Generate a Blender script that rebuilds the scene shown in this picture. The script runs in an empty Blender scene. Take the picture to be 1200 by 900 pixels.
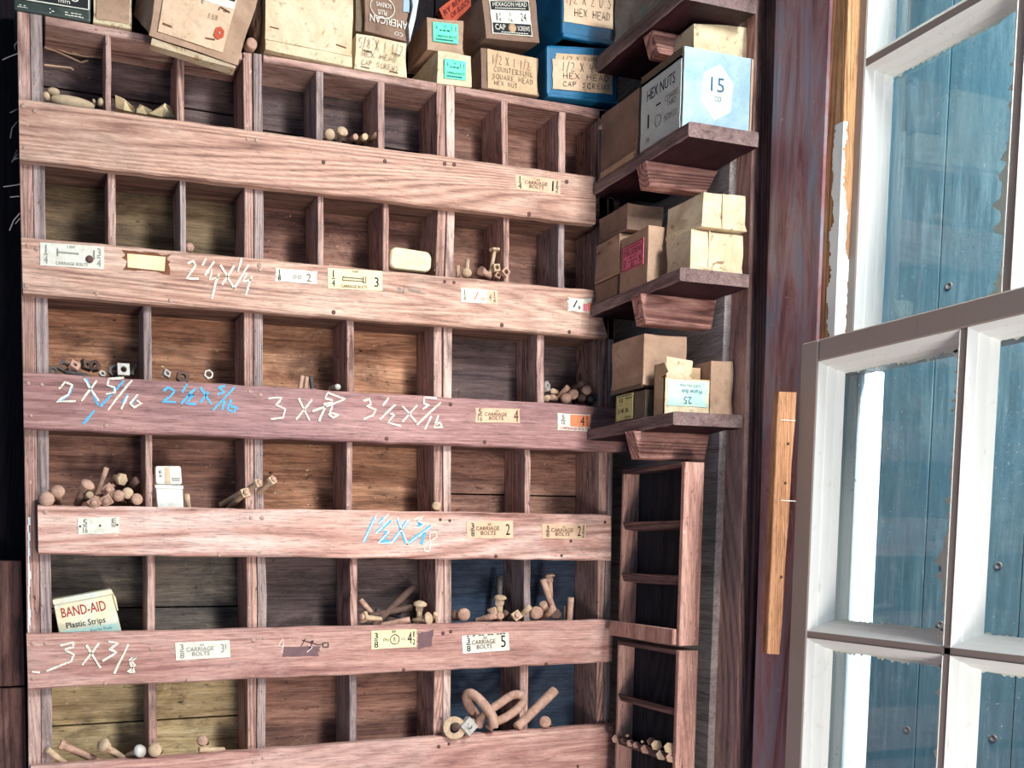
import bpy, bmesh, math, random
import numpy as np
from mathutils import Vector, Matrix
random.seed(7)
C = bpy.context.scene
COL = C.collection
V = Vector

# ------------------------------------------------------------------ camera
YAW, PIT, ROL = [math.radians(a) for a in (17.43, -4.463, -0.145)]
FPX, CX, CY = 1092.0, 388.3, 721.0
CAM = np.array([0.0, -1.2, 1.5])
_f = np.array([math.sin(YAW)*math.cos(PIT), math.cos(YAW)*math.cos(PIT), math.sin(PIT)])
_r = np.array([math.cos(YAW), -math.sin(YAW), 0.0])
_d = np.cross(_f, _r)
_r, _d = (math.cos(ROL)*_r + math.sin(ROL)*_d), (-math.sin(ROL)*_r + math.cos(ROL)*_d)
cam = bpy.data.objects.new('camera', bpy.data.cameras.new('camera'))
COL.objects.link(cam)
cam.matrix_world = Matrix(((_r[0], -_d[0], -_f[0], CAM[0]), (_r[1], -_d[1], -_f[1], CAM[1]),
                           (_r[2], -_d[2], -_f[2], CAM[2]), (0, 0, 0, 1)))
cam.data.sensor_fit = 'HORIZONTAL'
cam.data.sensor_width = 36.0
cam.data.lens = FPX/1200*36.0
cam.data.shift_x = (600-CX)/1200
cam.data.shift_y = (CY-450)/1200
cam.data.clip_start = 0.02
C.camera = cam

def P(px, py, x=None, y=None, z=None):
    """point of the photograph carried onto one real plane of the room"""
    v = _r*(px-CX)/FPX + _d*(py-CY)/FPX + _f
    if x is not None: t = (x-CAM[0])/v[0]
    elif y is not None: t = (y-CAM[1])/v[1]
    else: t = (z-CAM[2])/v[2]
    return Vector((CAM + t*v).tolist())

# ------------------------------------------------------------------ view, world, lights
C.view_settings.view_transform = 'Standard'
C.view_settings.look = 'None'
C.view_settings.gamma = 1.0
C.view_settings.use_curve_mapping = False
C.view_settings.exposure = 0.32
w = bpy.data.worlds.new('sky'); C.world = w; w.use_nodes = True
bg = w.node_tree.nodes['Background']
bg.inputs['Color'].default_value = (0.42, 0.66, 1.0, 1)
bg.inputs['Strength'].default_value = 0.42

def area(name, loc, target, sx, sy, power, color):
    l = bpy.data.lights.new(name, 'AREA'); l.shape = 'RECTANGLE'; l.size = sx; l.size_y = sy
    l.energy = power; l.color = color
    o = bpy.data.objects.new(name, l); COL.objects.link(o); o.location = loc
    o.rotation_euler = (V(target)-V(loc)).to_track_quat('-Z', 'Y').to_euler()
    return o
area('unseen_key_lamp', (0.50, -1.55, 0.74), (0.36, 0, 1.66), 0.36, 0.36, 11.5, (1.0, 0.94, 0.89))  # soft key added low behind the camera for an unseen doorway
area('side_stand_in_lamp', (0.82, -1.15, 1.75), (0.42, 0, 1.80), 0.35, 0.9, 4, (1.0, 0.97, 0.95))  # lamp added inside the room, standing in for window light from the right
area('outside_stand_in_lamp', (1.12, -0.95, 2.75), (1.75, 0.0, 1.6), 0.35, 1.2, 150, (0.90, 0.97, 1.0))  # area lamp added outside to brighten the boarding, standing in for daylight

# ------------------------------------------------------------------ materials
def lin(c):
    return tuple(((v/255)/12.92 if v/255 <= 0.04045 else ((v/255+0.055)/1.055)**2.4) for v in c) + (1.0,)
class NT:
    def __init__(s, name):
        s.m = bpy.data.materials.new(name); s.m.use_nodes = True
        s.t = s.m.node_tree; s.n = s.t.nodes; s.n.clear()
    def add(s, ty, **kw):
        nd = s.n.new(ty)
        for k, v in kw.items(): setattr(nd, k, v)
        return nd
    def link(s, a, b): s.t.links.new(a, b)
    def ramp(s, src, stops):
        r = s.add('ShaderNodeValToRGB'); e = r.color_ramp.elements
        while len(e) < len(stops): e.new(0.5)
        for el, (p, c) in zip(e, stops): el.position = p; el.color = c
        s.link(src, r.inputs[0]); return r.outputs[0]
    def mix(s, fac, a, b, mode='MIX'):
        m = s.add('ShaderNodeMix', data_type='RGBA', blend_type=mode)
        for sock, v in ((m.inputs[0], fac), (m.inputs[6], a), (m.inputs[7], b)):
            if hasattr(v, 'links') or hasattr(v, 'is_linked'): s.link(v, sock)
            else: sock.default_value = v
        return m.outputs[2]
    def coords(s, scale, jitter=True):
        tc = s.add('ShaderNodeTexCoord'); mp = s.add('ShaderNodeMapping')
        mp.inputs['Scale'].default_value = scale
        if jitter:
            oi = s.add('ShaderNodeObjectInfo'); mu = s.add('ShaderNodeMath', operation='MULTIPLY')
            s.link(oi.outputs['Random'], mu.inputs[0]); mu.inputs[1].default_value = 37.0
            ad = s.add('ShaderNodeVectorMath', operation='ADD')
            s.link(tc.outputs['Object'], ad.inputs[0])
            cb = s.add('ShaderNodeCombineXYZ')
            for i in range(3): s.link(mu.outputs[0], cb.inputs[i])
            s.link(cb.outputs[0], ad.inputs[1]); s.link(ad.outputs[0], mp.inputs['Vector'])
        else: s.link(tc.outputs['Object'], mp.inputs['Vector'])
        return mp.outputs[0]
    def noise(s, vec, scale, detail=4, rough=0.6, dist=0.0):
        nz = s.add('ShaderNodeTexNoise'); s.link(vec, nz.inputs['Vector'])
        nz.inputs['Scale'].default_value = scale; nz.inputs['Detail'].default_value = detail
        nz.inputs['Roughness'].default_value = rough; nz.inputs['Distortion'].default_value = dist
        return nz.outputs['Fac']
    def out(s, color, rough=0.8, bump=None, bump_amt=0.2, bump_dist=0.002, metal=0.0, spec=0.3):
        b = s.add('ShaderNodeBsdfPrincipled'); o = s.add('ShaderNodeOutputMaterial')
        s.link(b.outputs[0], o.inputs[0])
        if hasattr(color, 'is_linked'): s.link(color, b.inputs['Base Color'])
        else: b.inputs['Base Color'].default_value = color
        if hasattr(rough, 'is_linked'): s.link(rough, b.inputs['Roughness'])
        else: b.inputs['Roughness'].default_value = rough
        b.inputs['Metallic'].default_value = metal
        b.inputs['Specular IOR Level'].default_value = spec
        if bump is not None:
            bp = s.add('ShaderNodeBump'); bp.inputs['Strength'].default_value = bump_amt
            bp.inputs['Distance'].default_value = bump_dist
            s.link(bump, bp.inputs['Height']); s.link(bp.outputs[0], b.inputs['Normal'])
        return s.m

def wood(name, dark, mid, light, axis='X', worn=None, worn_amt=0.5, grain=1.0, pits=0.35, rough=0.78, spec=0.22, ring=0.3, bump=0.5, fine=70, stain=0.55):
    k = NT(name)
    ax = lambda lo, hi: {'X': (lo, hi, hi), 'Y': (hi, lo, hi), 'Z': (hi, hi, lo)}[axis]
    n1 = k.noise(k.coords(ax(3.0*grain, fine*grain)), 1.0, 9, 0.74, 0.3)
    wv = k.noise(k.coords(ax(0.7*grain, 15*grain)), 0.6, 2.0, 0.5, 0.4)
    mu = k.add('ShaderNodeMath', operation='MULTIPLY'); k.link(wv, mu.inputs[0]); mu.inputs[1].default_value = 104.0
    fr = k.add('ShaderNodeMath', operation='PINGPONG'); k.link(mu.outputs[0], fr.inputs[0]); fr.inputs[1].default_value = 1.0
    mx = k.add('ShaderNodeMix', data_type='FLOAT'); mx.inputs[0].default_value = ring
    k.link(n1, mx.inputs[2]); k.link(fr.outputs[0], mx.inputs[3])
    f = mx.outputs[0]
    col = k.ramp(f, [(0.28, lin(dark)), (0.46, lin(mid)), (0.70, lin(light))])
    vb = k.coords((1, 1, 1))
    big = k.noise(k.coords(ax(0.55, 1.5)), 9.0, 7, 0.68, 0.5)
    if worn:
        col = k.mix(k.ramp(big, [(0.46, (0, 0, 0, 1)), (0.64, (worn_amt,)*3 + (1,))]), col, lin(worn))
    if stain:
        bs = k.noise(k.coords(ax(0.5, 1.4)), 13.0, 8, 0.72, 0.8)
        col = k.mix(k.ramp(bs, [(0.36, (stain,)*3 + (1,)), (0.50, (0, 0, 0, 1))]), col, lin(tuple(c*0.72 for c in dark)))
    grit = k.noise(k.coords(ax(34, 620)), 1.0, 5, 0.8)
    g = k.ramp(grit, [(0.32, (0.42, 0.40, 0.40, 1)), (0.50, (1, 1, 1, 1)), (0.66, (1.22, 1.2, 1.18, 1))])
    col = k.mix(1.0, col, g, 'MULTIPLY')
    if pits:
        pt = k.noise(k.coords(ax(70, 190)), 1.0, 3, 0.7)
        col = k.mix(k.ramp(pt, [(0.27, (pits,)*3 + (1,)), (0.38, (0, 0, 0, 1))]), col, lin(tuple(c*0.4 for c in dark)))
        pale = k.noise(k.coords(ax(90, 150)), 1.0, 3, 0.7)
        col = k.mix(k.ramp(pale, [(0.66, (0, 0, 0, 1)), (0.74, (pits*0.6,)*3 + (1,))]), col, lin(tuple(min(255, c*1.25+10) for c in light)))
    ad = k.add('ShaderNodeMath', operation='ADD'); k.link(f, ad.inputs[0]); k.link(grit, ad.inputs[1])
    return k.out(col, rough, ad.outputs[0], bump, 0.0010, spec=spec)

def mottled(name, col, stain, amt=0.5, scale=25, rough=0.85, dirt=0.0, fleck=None, bump=0.15, metal=0.0, spec=0.25, fine=220):
    k = NT(name); v = k.coords((1, 1, 1))
    n = k.noise(v, scale, 6, 0.65, 0.8)
    c = k.mix(k.ramp(n, [(0.40, (0, 0, 0, 1)), (0.68, (amt,)*3 + (1,))]), lin(col), lin(stain))
    g = k.noise(v, fine, 4, 0.7)
    c = k.mix(k.ramp(g, [(0.3, (0.28,)*3 + (1,)), (0.5, (0, 0, 0, 1))]), c, lin(tuple(x*0.7 for x in col)))
    if dirt:
        d_ = k.noise(v, 46, 7, 0.75, 1.5)
        c = k.mix(k.ramp(d_, [(0.30, (dirt,)*3 + (1,)), (0.45, (0, 0, 0, 1))]), c, lin(tuple(x*0.55 for x in col)))
    if fleck:
        h = k.noise(v, scale*3.1, 4, 0.6)
        c = k.mix(k.ramp(h, [(0.60, (0, 0, 0, 1)), (0.68, (0.8,)*3 + (1,))]), c, lin(fleck))
    return k.out(c, rough, g, bump, 0.0008, metal, spec)

def flat(name, col, rough=0.8, spec=0.2):
    k = NT(name); v = k.coords((1, 1, 1))
    n = k.noise(v, 90, 3, 0.6)
    c = k.mix(k.ramp(n, [(0.3, (0.35,)*3 + (1,)), (0.6, (0, 0, 0, 1))]), lin(col), lin(tuple(x*0.82 for x in col)))
    return k.out(c, rough, spec=spec)

M = {}
M['rail_tan'] = wood('rail_tan', (132, 96, 84), (190, 146, 126), (218, 178, 156), 'X', (228, 198, 178), 0.4, ring=0.28, fine=80, stain=0.2)
M['rail_pink'] = wood('rail_pink', (122, 80, 74), (182, 134, 122), (214, 172, 156), 'X', (216, 182, 170), 0.5, ring=0.15, stain=0.22)
M['rail_plum'] = wood('rail_plum', (104, 70, 68), (166, 122, 116), (196, 154, 146), 'X', (140, 108, 110), 0.5, ring=0.12, stain=0.2)
M['rail_knotty'] = wood('rail_knotty', (132, 90, 78), (202, 154, 138), (234, 196, 180), 'X', (234, 206, 194), 0.5, ring=0.3, grain=0.8, stain=0.2)
M['upright'] = wood('upright', (88, 62, 56), (166, 126, 112), (204, 162, 146), 'Z', (222, 190, 176), 0.5, pits=1.0, grain=1.2, stain=0.3)
M['upright_pale'] = wood('upright_pale', (104, 74, 66), (184, 148, 134), (222, 188, 170), 'Z', (232, 208, 194), 0.6, pits=0.8)
M['upright_grey'] = wood('upright_grey', (82, 70, 70), (150, 130, 126), (182, 162, 154), 'Z', (198, 168, 156), 0.5, pits=0.7, stain=0.35)
M['shelf_board'] = wood('shelf_board', (64, 44, 40), (118, 86, 74), (146, 112, 96), 'X', (90, 66, 60), 0.5)
M['top_board'] = wood('top_board', (84, 58, 52), (160, 120, 108), (198, 158, 142), 'X', (222, 188, 174), 0.6, pits=0.7, stain=0.3)
M['back_plum'] = wood('back_plum', (43, 32, 34), (99, 80, 77), (133, 112, 105), 'X', (66, 58, 60), 0.6, pits=0.6, ring=0.08)
M['back_olive'] = wood('back_olive', (52, 41, 32), (122, 101, 75), (161, 135, 103), 'X', (80, 66, 56), 0.6, pits=0.6, ring=0.08)
M['back_orange'] = wood('back_orange', (59, 36, 29), (177, 122, 92), (234, 179, 140), 'X', (92, 60, 48), 0.6, pits=1.0, grain=1.3, ring=0.06)
M['back_rust'] = wood('back_rust', (59, 41, 36), (146, 103, 87), (190, 144, 121), 'X', (76, 54, 52), 0.6, pits=0.9, grain=1.2, ring=0.06)
M['back_grey'] = wood('back_grey', (50, 48, 46), (115, 103, 92), (151, 138, 119), 'X', (64, 64, 66), 0.6, pits=0.7, ring=0.08)
M['back_yellow'] = wood('back_yellow', (110, 89, 59), (207, 179, 132), (243, 218, 170), 'X', (140, 114, 82), 0.6, pits=0.8, bump=0.7, ring=0.08)
M['rack_back_shade'] = wood('rack_back_shade', (18, 18, 22), (40, 40, 46), (56, 54, 58), 'Z', (30, 30, 36), 0.6)  # shadow inside the rack put into the back board's colour
M['back_shade_navy'] = wood('back_shade_navy', (29, 36, 48), (59, 73, 92), (80, 96, 112), 'X', (40, 42, 52), 0.6, ring=0.08)  # navy shade of the lower right bins painted into the boards
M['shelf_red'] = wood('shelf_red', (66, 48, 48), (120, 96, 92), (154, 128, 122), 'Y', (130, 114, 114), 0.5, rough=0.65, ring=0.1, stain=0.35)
M['shelf_under_shade'] = wood('shelf_under_shade', (26, 12, 16), (50, 24, 30), (68, 34, 40), 'Y', (36, 22, 28), 0.6, rough=0.6, ring=0.1)  # dark red undersides, with their shade put into the colour
M['smudge'] = mottled('smudge', (112, 86, 88), (132, 100, 98), 0.6, 60)
M['bracket'] = wood('bracket', (104, 66, 60), (176, 124, 112), (206, 156, 140), 'X', (146, 102, 96), 0.5, ring=0.4)
M['rack'] = wood('rack', (108, 74, 66), (196, 146, 130), (224, 180, 162), 'Z', (156, 116, 106), 0.4, pits=0.7, ring=0.12, stain=0.3)
M['rack_dark'] = wood('rack_dark', (58, 42, 42), (104, 76, 72), (136, 104, 96), 'Y', (90, 76, 76), 0.5)
M['stud_grey'] = wood('stud_grey', (92, 84, 82), (164, 152, 148), (200, 186, 180), 'Y', (150, 134, 134), 0.5, ring=0.1, fine=90, bump=0.9, stain=0.2)
M['plank_knotty'] = wood('plank_knotty', (104, 72, 68), (184, 140, 128), (216, 176, 162), 'Z', (160, 120, 114), 0.5, ring=0.22, stain=0.3)
M['plank_dark'] = wood('plank_dark', (50, 36, 38), (100, 74, 72), (132, 100, 94), 'Z', (82, 66, 70), 0.6, stain=0.3)
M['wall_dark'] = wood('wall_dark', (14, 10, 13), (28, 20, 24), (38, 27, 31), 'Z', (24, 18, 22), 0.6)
M['wainscot'] = wood('wainscot', (60, 40, 38), (112, 78, 70), (146, 104, 92), 'Z', (84, 60, 58), 0.6)
def painted_post():
    k = NT('post_paint'); v = k.coords((1, 1, 1), False)
    vs = k.coords((26, 26, 4.5), False)
    n = k.noise(vs, 1.0, 10, 0.74, 1.2)
    c = k.ramp(n, [(0.34, lin((112, 66, 70))), (0.46, lin((164, 116, 118))), (0.55, lin((156, 138, 146))), (0.68, lin((136, 152, 170)))])
    fl = k.noise(v, 120, 4, 0.7)
    c = k.mix(k.ramp(fl, [(0.64, (0, 0, 0, 1)), (0.70, (0.7,)*3 + (1,))]), c, lin((206, 164, 164)))
    g = k.noise(k.coords((70, 70, 5), False), 1, 5, 0.6)
    c = k.mix(k.ramp(g, [(0.3, (0.5,)*3 + (1,)), (0.5, (0, 0, 0, 1))]), c, lin((40, 26, 32)))
    return k.out(c, 0.5, g, 0.3, 0.001, spec=0.45)
M['post'] = painted_post()
def old_paint(name, base, under, crack, amt=0.5, rough=0.5):
    k = NT(name); v = k.coords((1, 1, 1), False)
    n = k.noise(v, 60, 6, 0.65, 0.5)
    c = k.mix(k.ramp(n, [(0.60, (0, 0, 0, 1)), (0.72, (amt,)*3 + (1,))]), lin(base), lin(under))
    g = k.noise(k.coords((40, 40, 6), False), 3, 6, 0.7, 0.4)
    c = k.mix(k.ramp(g, [(0.28, (0.6,)*3 + (1,)), (0.38, (0, 0, 0, 1))]), c, lin(crack))
    return k.out(c, rough, g, 0.25, 0.0008, spec=0.4)
M['paint_white'] = old_paint('paint_white', (240, 240, 232), (222, 214, 196), (176, 166, 150), 0.5)
M['paint_grey'] = old_paint('paint_grey', (158, 142, 132), (142, 128, 120), (112, 98, 92), 0.4)
M['paint_exterior'] = old_paint('paint_exterior', (236, 244, 246), (214, 226, 232), (150, 160, 166), 0.5)
def thin_paint():
    k = NT('putty'); d = k.add('ShaderNodeBsdfDiffuse'); t = k.add('ShaderNodeBsdfTranslucent'); c = lin((244, 244, 226))
    d.inputs[0].default_value = c; t.inputs[0].default_value = c
    mx = k.add('ShaderNodeMixShader'); mx.inputs[0].default_value = 0.2; k.link(d.outputs[0], mx.inputs[1]); k.link(t.outputs[0], mx.inputs[2])
    o = k.add('ShaderNodeOutputMaterial'); k.link(mx.outputs[0], o.inputs[0]); return k.m
M['putty'] = thin_paint()
M['bare_wood'] = wood('bare_wood', (132, 90, 56), (188, 138, 94), (216, 172, 126), 'Z', stain=0.4)
def blue_planks():
    k = NT('blue_planks'); v = k.coords((1, 1, 1), True)
    st = k.noise(k.coords((10, 60, 5.0), True), 1.0, 10, 0.78, 0.5)
    c = k.ramp(st, [(0.25, lin((38, 56, 62))), (0.5, lin((66, 88, 94))), (0.75, lin((104, 124, 128)))])
    b = k.noise(v, 5, 4, 0.6)
    c = k.mix(k.ramp(b, [(0.4, (0, 0, 0, 1)), (0.65, (0.6,)*3 + (1,))]), c, lin((50, 82, 92)))
    s = k.noise(v, 170, 3, 0.6)
    c = k.mix(k.ramp(s, [(0.72, (0, 0, 0, 1)), (0.76, (0.8,)*3 + (1,))]), c, lin((200, 216, 220)))
    s2 = k.noise(v, 40, 6, 0.8)
    return k.out(c, 0.6, s2, 0.5, 0.003, spec=0.3)
M['blue_planks'] = blue_planks()
M['gap_dark'] = flat('gap_dark', (6, 9, 11))
def glass_mat():
    k = NT('window_glass'); tr = k.add('ShaderNodeBsdfTransparent'); gl = k.add('ShaderNodeBsdfGlossy')
    tr.inputs[0].default_value = (0.93, 0.97, 0.98, 1); gl.inputs['Roughness'].default_value = 0.03
    fr = k.add('ShaderNodeFresnel'); fr.inputs[0].default_value = 1.33
    mx = k.add('ShaderNodeMixShader'); k.link(fr.outputs[0], mx.inputs[0]); k.link(tr.outputs[0], mx.inputs[1]); k.link(gl.outputs[0], mx.inputs[2])
    df = k.add('ShaderNodeBsdfDiffuse'); df.inputs[0].default_value = (0.85, 0.9, 0.92, 1)
    v = k.coords((1, 1, 1)); n = k.noise(v, 190, 3, 0.6); b = k.noise(v, 7, 3, 0.6)
    ad = k.add('ShaderNodeMath', operation='MULTIPLY_ADD'); k.link(b, ad.inputs[0]); ad.inputs[1].default_value = 0.5; k.link(n, ad.inputs[2])
    f = k.ramp(ad.outputs[0], [(0.93, (0.02,)*3 + (1,)), (1.0, (0.5,)*3 + (1,))])
    m2 = k.add('ShaderNodeMixShader'); k.link(f, m2.inputs[0]); k.link(mx.outputs[0], m2.inputs[1]); k.link(df.outputs[0], m2.inputs[2])
    o = k.add('ShaderNodeOutputMaterial'); k.link(m2.outputs[0], o.inputs[0])
    return k.m
M['glass'] = glass_mat()
M['card_cream'] = mottled('card_cream', (224, 204, 168), (184, 154, 116), 0.6, 30, fleck=(140, 108, 76), dirt=0.5)
M['card_tan'] = mottled('card_tan', (186, 152, 126), (148, 114, 90), 0.6, 22, dirt=0.5)
M['card_brown'] = mottled('card_brown', (146, 116, 98), (112, 86, 70), 0.6, 22, dirt=0.5)
M['card_kraft'] = mottled('card_kraft', (186, 152, 118), (208, 178, 138), 0.6, 18, dirt=0.5)
M['card_dirty'] = mottled('card_dirty', (140, 122, 108), (192, 190, 178), 0.7, 12, fleck=(110, 150, 140), dirt=0.5)
M['card_pale'] = mottled('card_pale', (228, 208, 174), (190, 156, 114), 0.6, 26, fleck=(166, 126, 80), dirt=0.5)
M['card_dark'] = mottled('card_dark', (104, 88, 72), (140, 120, 96), 0.5, 25, dirt=0.5)
M['card_orange'] = mottled('card_orange', (196, 88, 62), (166, 66, 48), 0.4, 30)
M['paper_tan'] = mottled('paper_tan', (210, 176, 140), (180, 142, 106), 0.5, 35, dirt=0.5)
M['paper_peach'] = mottled('paper_peach', (226, 192, 160), (192, 150, 116), 0.5, 40, dirt=0.5)
M['paper_white'] = mottled('paper_white', (226, 222, 206), (196, 184, 160), 0.5, 50)
M['paper_cream'] = mottled('paper_cream', (236, 222, 178), (206, 180, 124), 0.5, 50)
M['paper_orange'] = mottled('paper_orange', (230, 142, 100), (206, 112, 78), 0.5, 60)
M['paper_mint'] = mottled('paper_mint', (106, 224, 186), (150, 222, 176), 0.4, 40)
M['paper_pink'] = mottled('paper_pink', (232, 122, 138), (214, 98, 116), 0.4, 40)
M['paper_yellow'] = mottled('paper_yellow', (214, 204, 138), (178, 160, 100), 0.4, 40)
M['paper_aqua'] = mottled('paper_aqua', (176, 222, 214), (222, 206, 160), 0.7, 60)
M['paper_bluewhite'] = mottled('paper_bluewhite', (172, 192, 200), (112, 150, 176), 0.6, 16)
M['paper_hexagon'] = mottled('paper_hexagon', (206, 212, 206), (196, 196, 176), 0.4, 40)
M['paper_black'] = flat('paper_black', (44, 44, 46))
M['torn_brown'] = mottled('torn_brown', (128, 78, 52), (90, 52, 38), 0.5, 70)
M['tin_blue'] = mottled('tin_blue', (22, 104, 142), (16, 72, 104), 0.6, 22, rough=0.4, spec=0.5)
M['tin_cream'] = mottled('tin_cream', (232, 216, 172), (206, 178, 122), 0.4, 50, rough=0.45, spec=0.5)
M['tin_white'] = mottled('tin_white', (226, 226, 216), (196, 180, 150), 0.5, 60, rough=0.45, spec=0.5)
M['tin_pale'] = mottled('tin_pale', (228, 216, 176), (196, 214, 220), 0.7, 18, rough=0.4, spec=0.5)
M['tin_green'] = mottled('tin_green', (52, 62, 56), (90, 96, 84), 0.5, 30, rough=0.45, spec=0.5)
M['rust'] = mottled('rust', (200, 160, 138), (138, 98, 82), 0.7, 90, rough=0.8, bump=0.5)
M['rust_pale'] = mottled('rust_pale', (206, 178, 146), (160, 122, 92), 0.6, 90, rough=0.8, bump=0.5)
M['rust_dark'] = mottled('rust_dark', (104, 80, 70), (70, 54, 50), 0.6, 90, rough=0.8, bump=0.5)
M['iron'] = mottled('iron', (78, 76, 78), (116, 98, 86), 0.6, 90, rough=0.6, bump=0.4, metal=0.3)
M['zinc'] = mottled('zinc', (196, 190, 180), (140, 128, 116), 0.6, 90, rough=0.5, bump=0.4, metal=0.2)
M['nail'] = mottled('nail', (170, 136, 120), (206, 180, 164), 0.6, 200, rough=0.6)
M['nail_dark'] = mottled('nail_dark', (92, 62, 56), (120, 84, 74), 0.6, 200, rough=0.6)
def chalk_mat(name, col):
    k = NT(name); n = k.noise(k.coords((1, 1, 1), False), 900, 3, 0.7)
    b = k.add('ShaderNodeBsdfDiffuse'); b.inputs[0].default_value = lin(col); tr = k.add('ShaderNodeBsdfTransparent')
    mx = k.add('ShaderNodeMixShader'); k.link(k.ramp(n, [(0.40, (0.15,)*3+(1,)), (0.52, (1,)*4)]), mx.inputs[0]); k.link(tr.outputs[0], mx.inputs[1]); k.link(b.outputs[0], mx.inputs[2])
    o = k.add('ShaderNodeOutputMaterial'); k.link(mx.outputs[0], o.inputs[0]); return k.m
M['chalk_white'] = chalk_mat('chalk_white', (246, 240, 220))
M['chalk_blue'] = chalk_mat('chalk_blue', (104, 190, 232))
M['ink'] = flat('ink', (42, 36, 34))
M['ink_faded'] = flat('ink_faded', (128, 112, 92))
M['ink_brown'] = flat('ink_brown', (104, 72, 48))
M['ink_grey'] = flat('ink_grey', (150, 146, 138))
M['ink_red'] = flat('ink_red', (176, 38, 44))
M['ink_green'] = flat('ink_green', (34, 92, 84))
M['ink_blue'] = flat('ink_blue', (66, 104, 130))
M['ink_maroon'] = flat('ink_maroon', (96, 26, 40))
M['print_white'] = flat('print_white', (232, 226, 208))
M['print_orange'] = flat('print_orange', (206, 134, 84))
M['staple'] = mottled('staple', (134, 84, 60), (96, 60, 46), 0.5, 200)
M['thread'] = flat('thread', (150, 140, 136))
M['stone'] = mottled('stone', (206, 180, 146), (170, 140, 110), 0.5, 60)
M['crumpled'] = mottled('crumpled', (226, 202, 158), (196, 160, 110), 0.5, 60)
M['splinter'] = flat('splinter', (214, 176, 146))
M['stick'] = wood('stick', (126, 82, 56), (184, 132, 94), (208, 160, 120), 'Z', (160, 110, 78), 0.5, ring=0.2)
M['plastic'] = mottled('plastic', (196, 196, 196), (150, 140, 134), 0.6, 20, rough=0.3, spec=0.5)

# ------------------------------------------------------------------ mesh helpers
class MB:
    def __init__(s): s.v = []; s.f = []; s.smooth = []
    def add(s, vs, fs, smooth=False):
        b = len(s.v); s.v += [V(p) for p in vs]
        for f in fs: s.f.append(tuple(i+b for i in f)); s.smooth.append(smooth)
    def prism(s, front, back):
        """closed solid between two matching rings"""
        n = len(front)
        fs = [tuple(range(n-1, -1, -1)), tuple(range(n, 2*n))]
        for i in range(n):
            j = (i+1) % n; fs.append((i, j, n+j, n+i))
        s.add(list(front)+list(back), fs)
    def box(s, x0, x1, y0, y1, z0, z1):
        s.prism([(x0, y0, z0), (x1, y0, z0), (x1, y0, z1), (x0, y0, z1)], [(x0, y1, z0), (x1, y1, z0), (x1, y1, z1), (x0, y1, z1)])
    def rings(s, rings, cap=True, smooth=True):
        n = len(rings[0]); vs = [p for r in rings for p in r]; fs = []
        for k in range(len(rings)-1):
            for i in range(n):
                j = (i+1) % n; fs.append((k*n+i, k*n+j, (k+1)*n+j, (k+1)*n+i))
        s.add(vs, fs, smooth)
        if cap:
            s.add(rings[0], [tuple(range(n-1, -1, -1))]); s.add(rings[-1], [tuple(range(n))])
    def lathe(s, p, axis, prof, n=16, smooth=True):
        """prof: (distance along the axis, radius)"""
        a = V(axis).normalized(); u = a.orthogonal().normalized(); t = a.cross(u)
        s.rings([[V(p)+a*h+(u*math.cos(2*math.pi*i/n)+t*math.sin(2*math.pi*i/n))*r for i in range(n)] for h, r in prof], True, smooth)
    def tube(s, pts, r, n=10, smooth=True):
        pts = [V(p) for p in pts]; rs = []; u = None
        for i, p in enumerate(pts):
            d = (pts[min(i+1, len(pts)-1)]-pts[max(i-1, 0)]).normalized()
            u = d.orthogonal().normalized() if u is None else (u-d*u.dot(d)).normalized()
            t = d.cross(u)
            rr = r[i] if isinstance(r, (list, tuple)) else r
            rs.append([p+(u*math.cos(2*math.pi*k/n)+t*math.sin(2*math.pi*k/n))*rr for k in range(n)])
        s.rings(rs, True, smooth)
    def ribbon(s, pts, wd, nrm, lift=0.0004, th=0.0003):
        nrm = V(nrm); pts = [V(p)+nrm*lift for p in pts]
        L, R = [], []
        for i, p in enumerate(pts):
            d = (pts[min(i+1, len(pts)-1)]-pts[max(i-1, 0)]).normalized(); sd = d.cross(nrm).normalized()
            ww = wd*random.uniform(0.75, 1.2)/2
            L.append(p+sd*ww); R.append(p-sd*ww)
        for i in range(len(pts)-1):
            q = [L[i], L[i+1], R[i+1], R[i]]
            s.prism([a+nrm*th for a in q], q)
    def build(s, name, mat, parent=None, bevel=0.0, seg=1):
        off = V((0, 0, 0))
        if parent is not None:
            p = parent
            while p is not None: off += p.location; p = p.parent
        me = bpy.data.meshes.new(name)
        me.from_pydata([tuple(v-off) for v in s.v], [], s.f)
        me.polygons.foreach_set('use_smooth', s.smooth)
        bm = bmesh.new(); bm.from_mesh(me)
        bmesh.ops.recalc_face_normals(bm, faces=bm.faces)
        if bevel:
            es = [e for e in bm.edges if len(e.link_faces) == 2 and e.calc_face_angle(0) > 0.6]
            bmesh.ops.bevel(bm, geom=es, offset=bevel, segments=seg, affect='EDGES', profile=0.6, clamp_overlap=True)
        bm.to_mesh(me); bm.free()
        me.materials.append(M[mat])
        o = bpy.data.objects.new(name, me); COL.objects.link(o)
        if parent is not None: o.parent = parent
        return o

def thing(name, label, cat, loc=(0, 0, 0), group=None):
    o = bpy.data.objects.new(name, None); COL.objects.link(o)
    o.empty_display_size = 0.02; o.location = loc
    o['label'] = label; o['category'] = cat
    if group: o['group'] = group
    return o
def tag(o, label, cat, group=None):
    o['label'] = label; o['category'] = cat
    if group: o['group'] = group
    return o
def struct(o, kind='structure'): o['kind'] = kind; return o
def lab(o, label): o['label'] = label; return o

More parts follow.
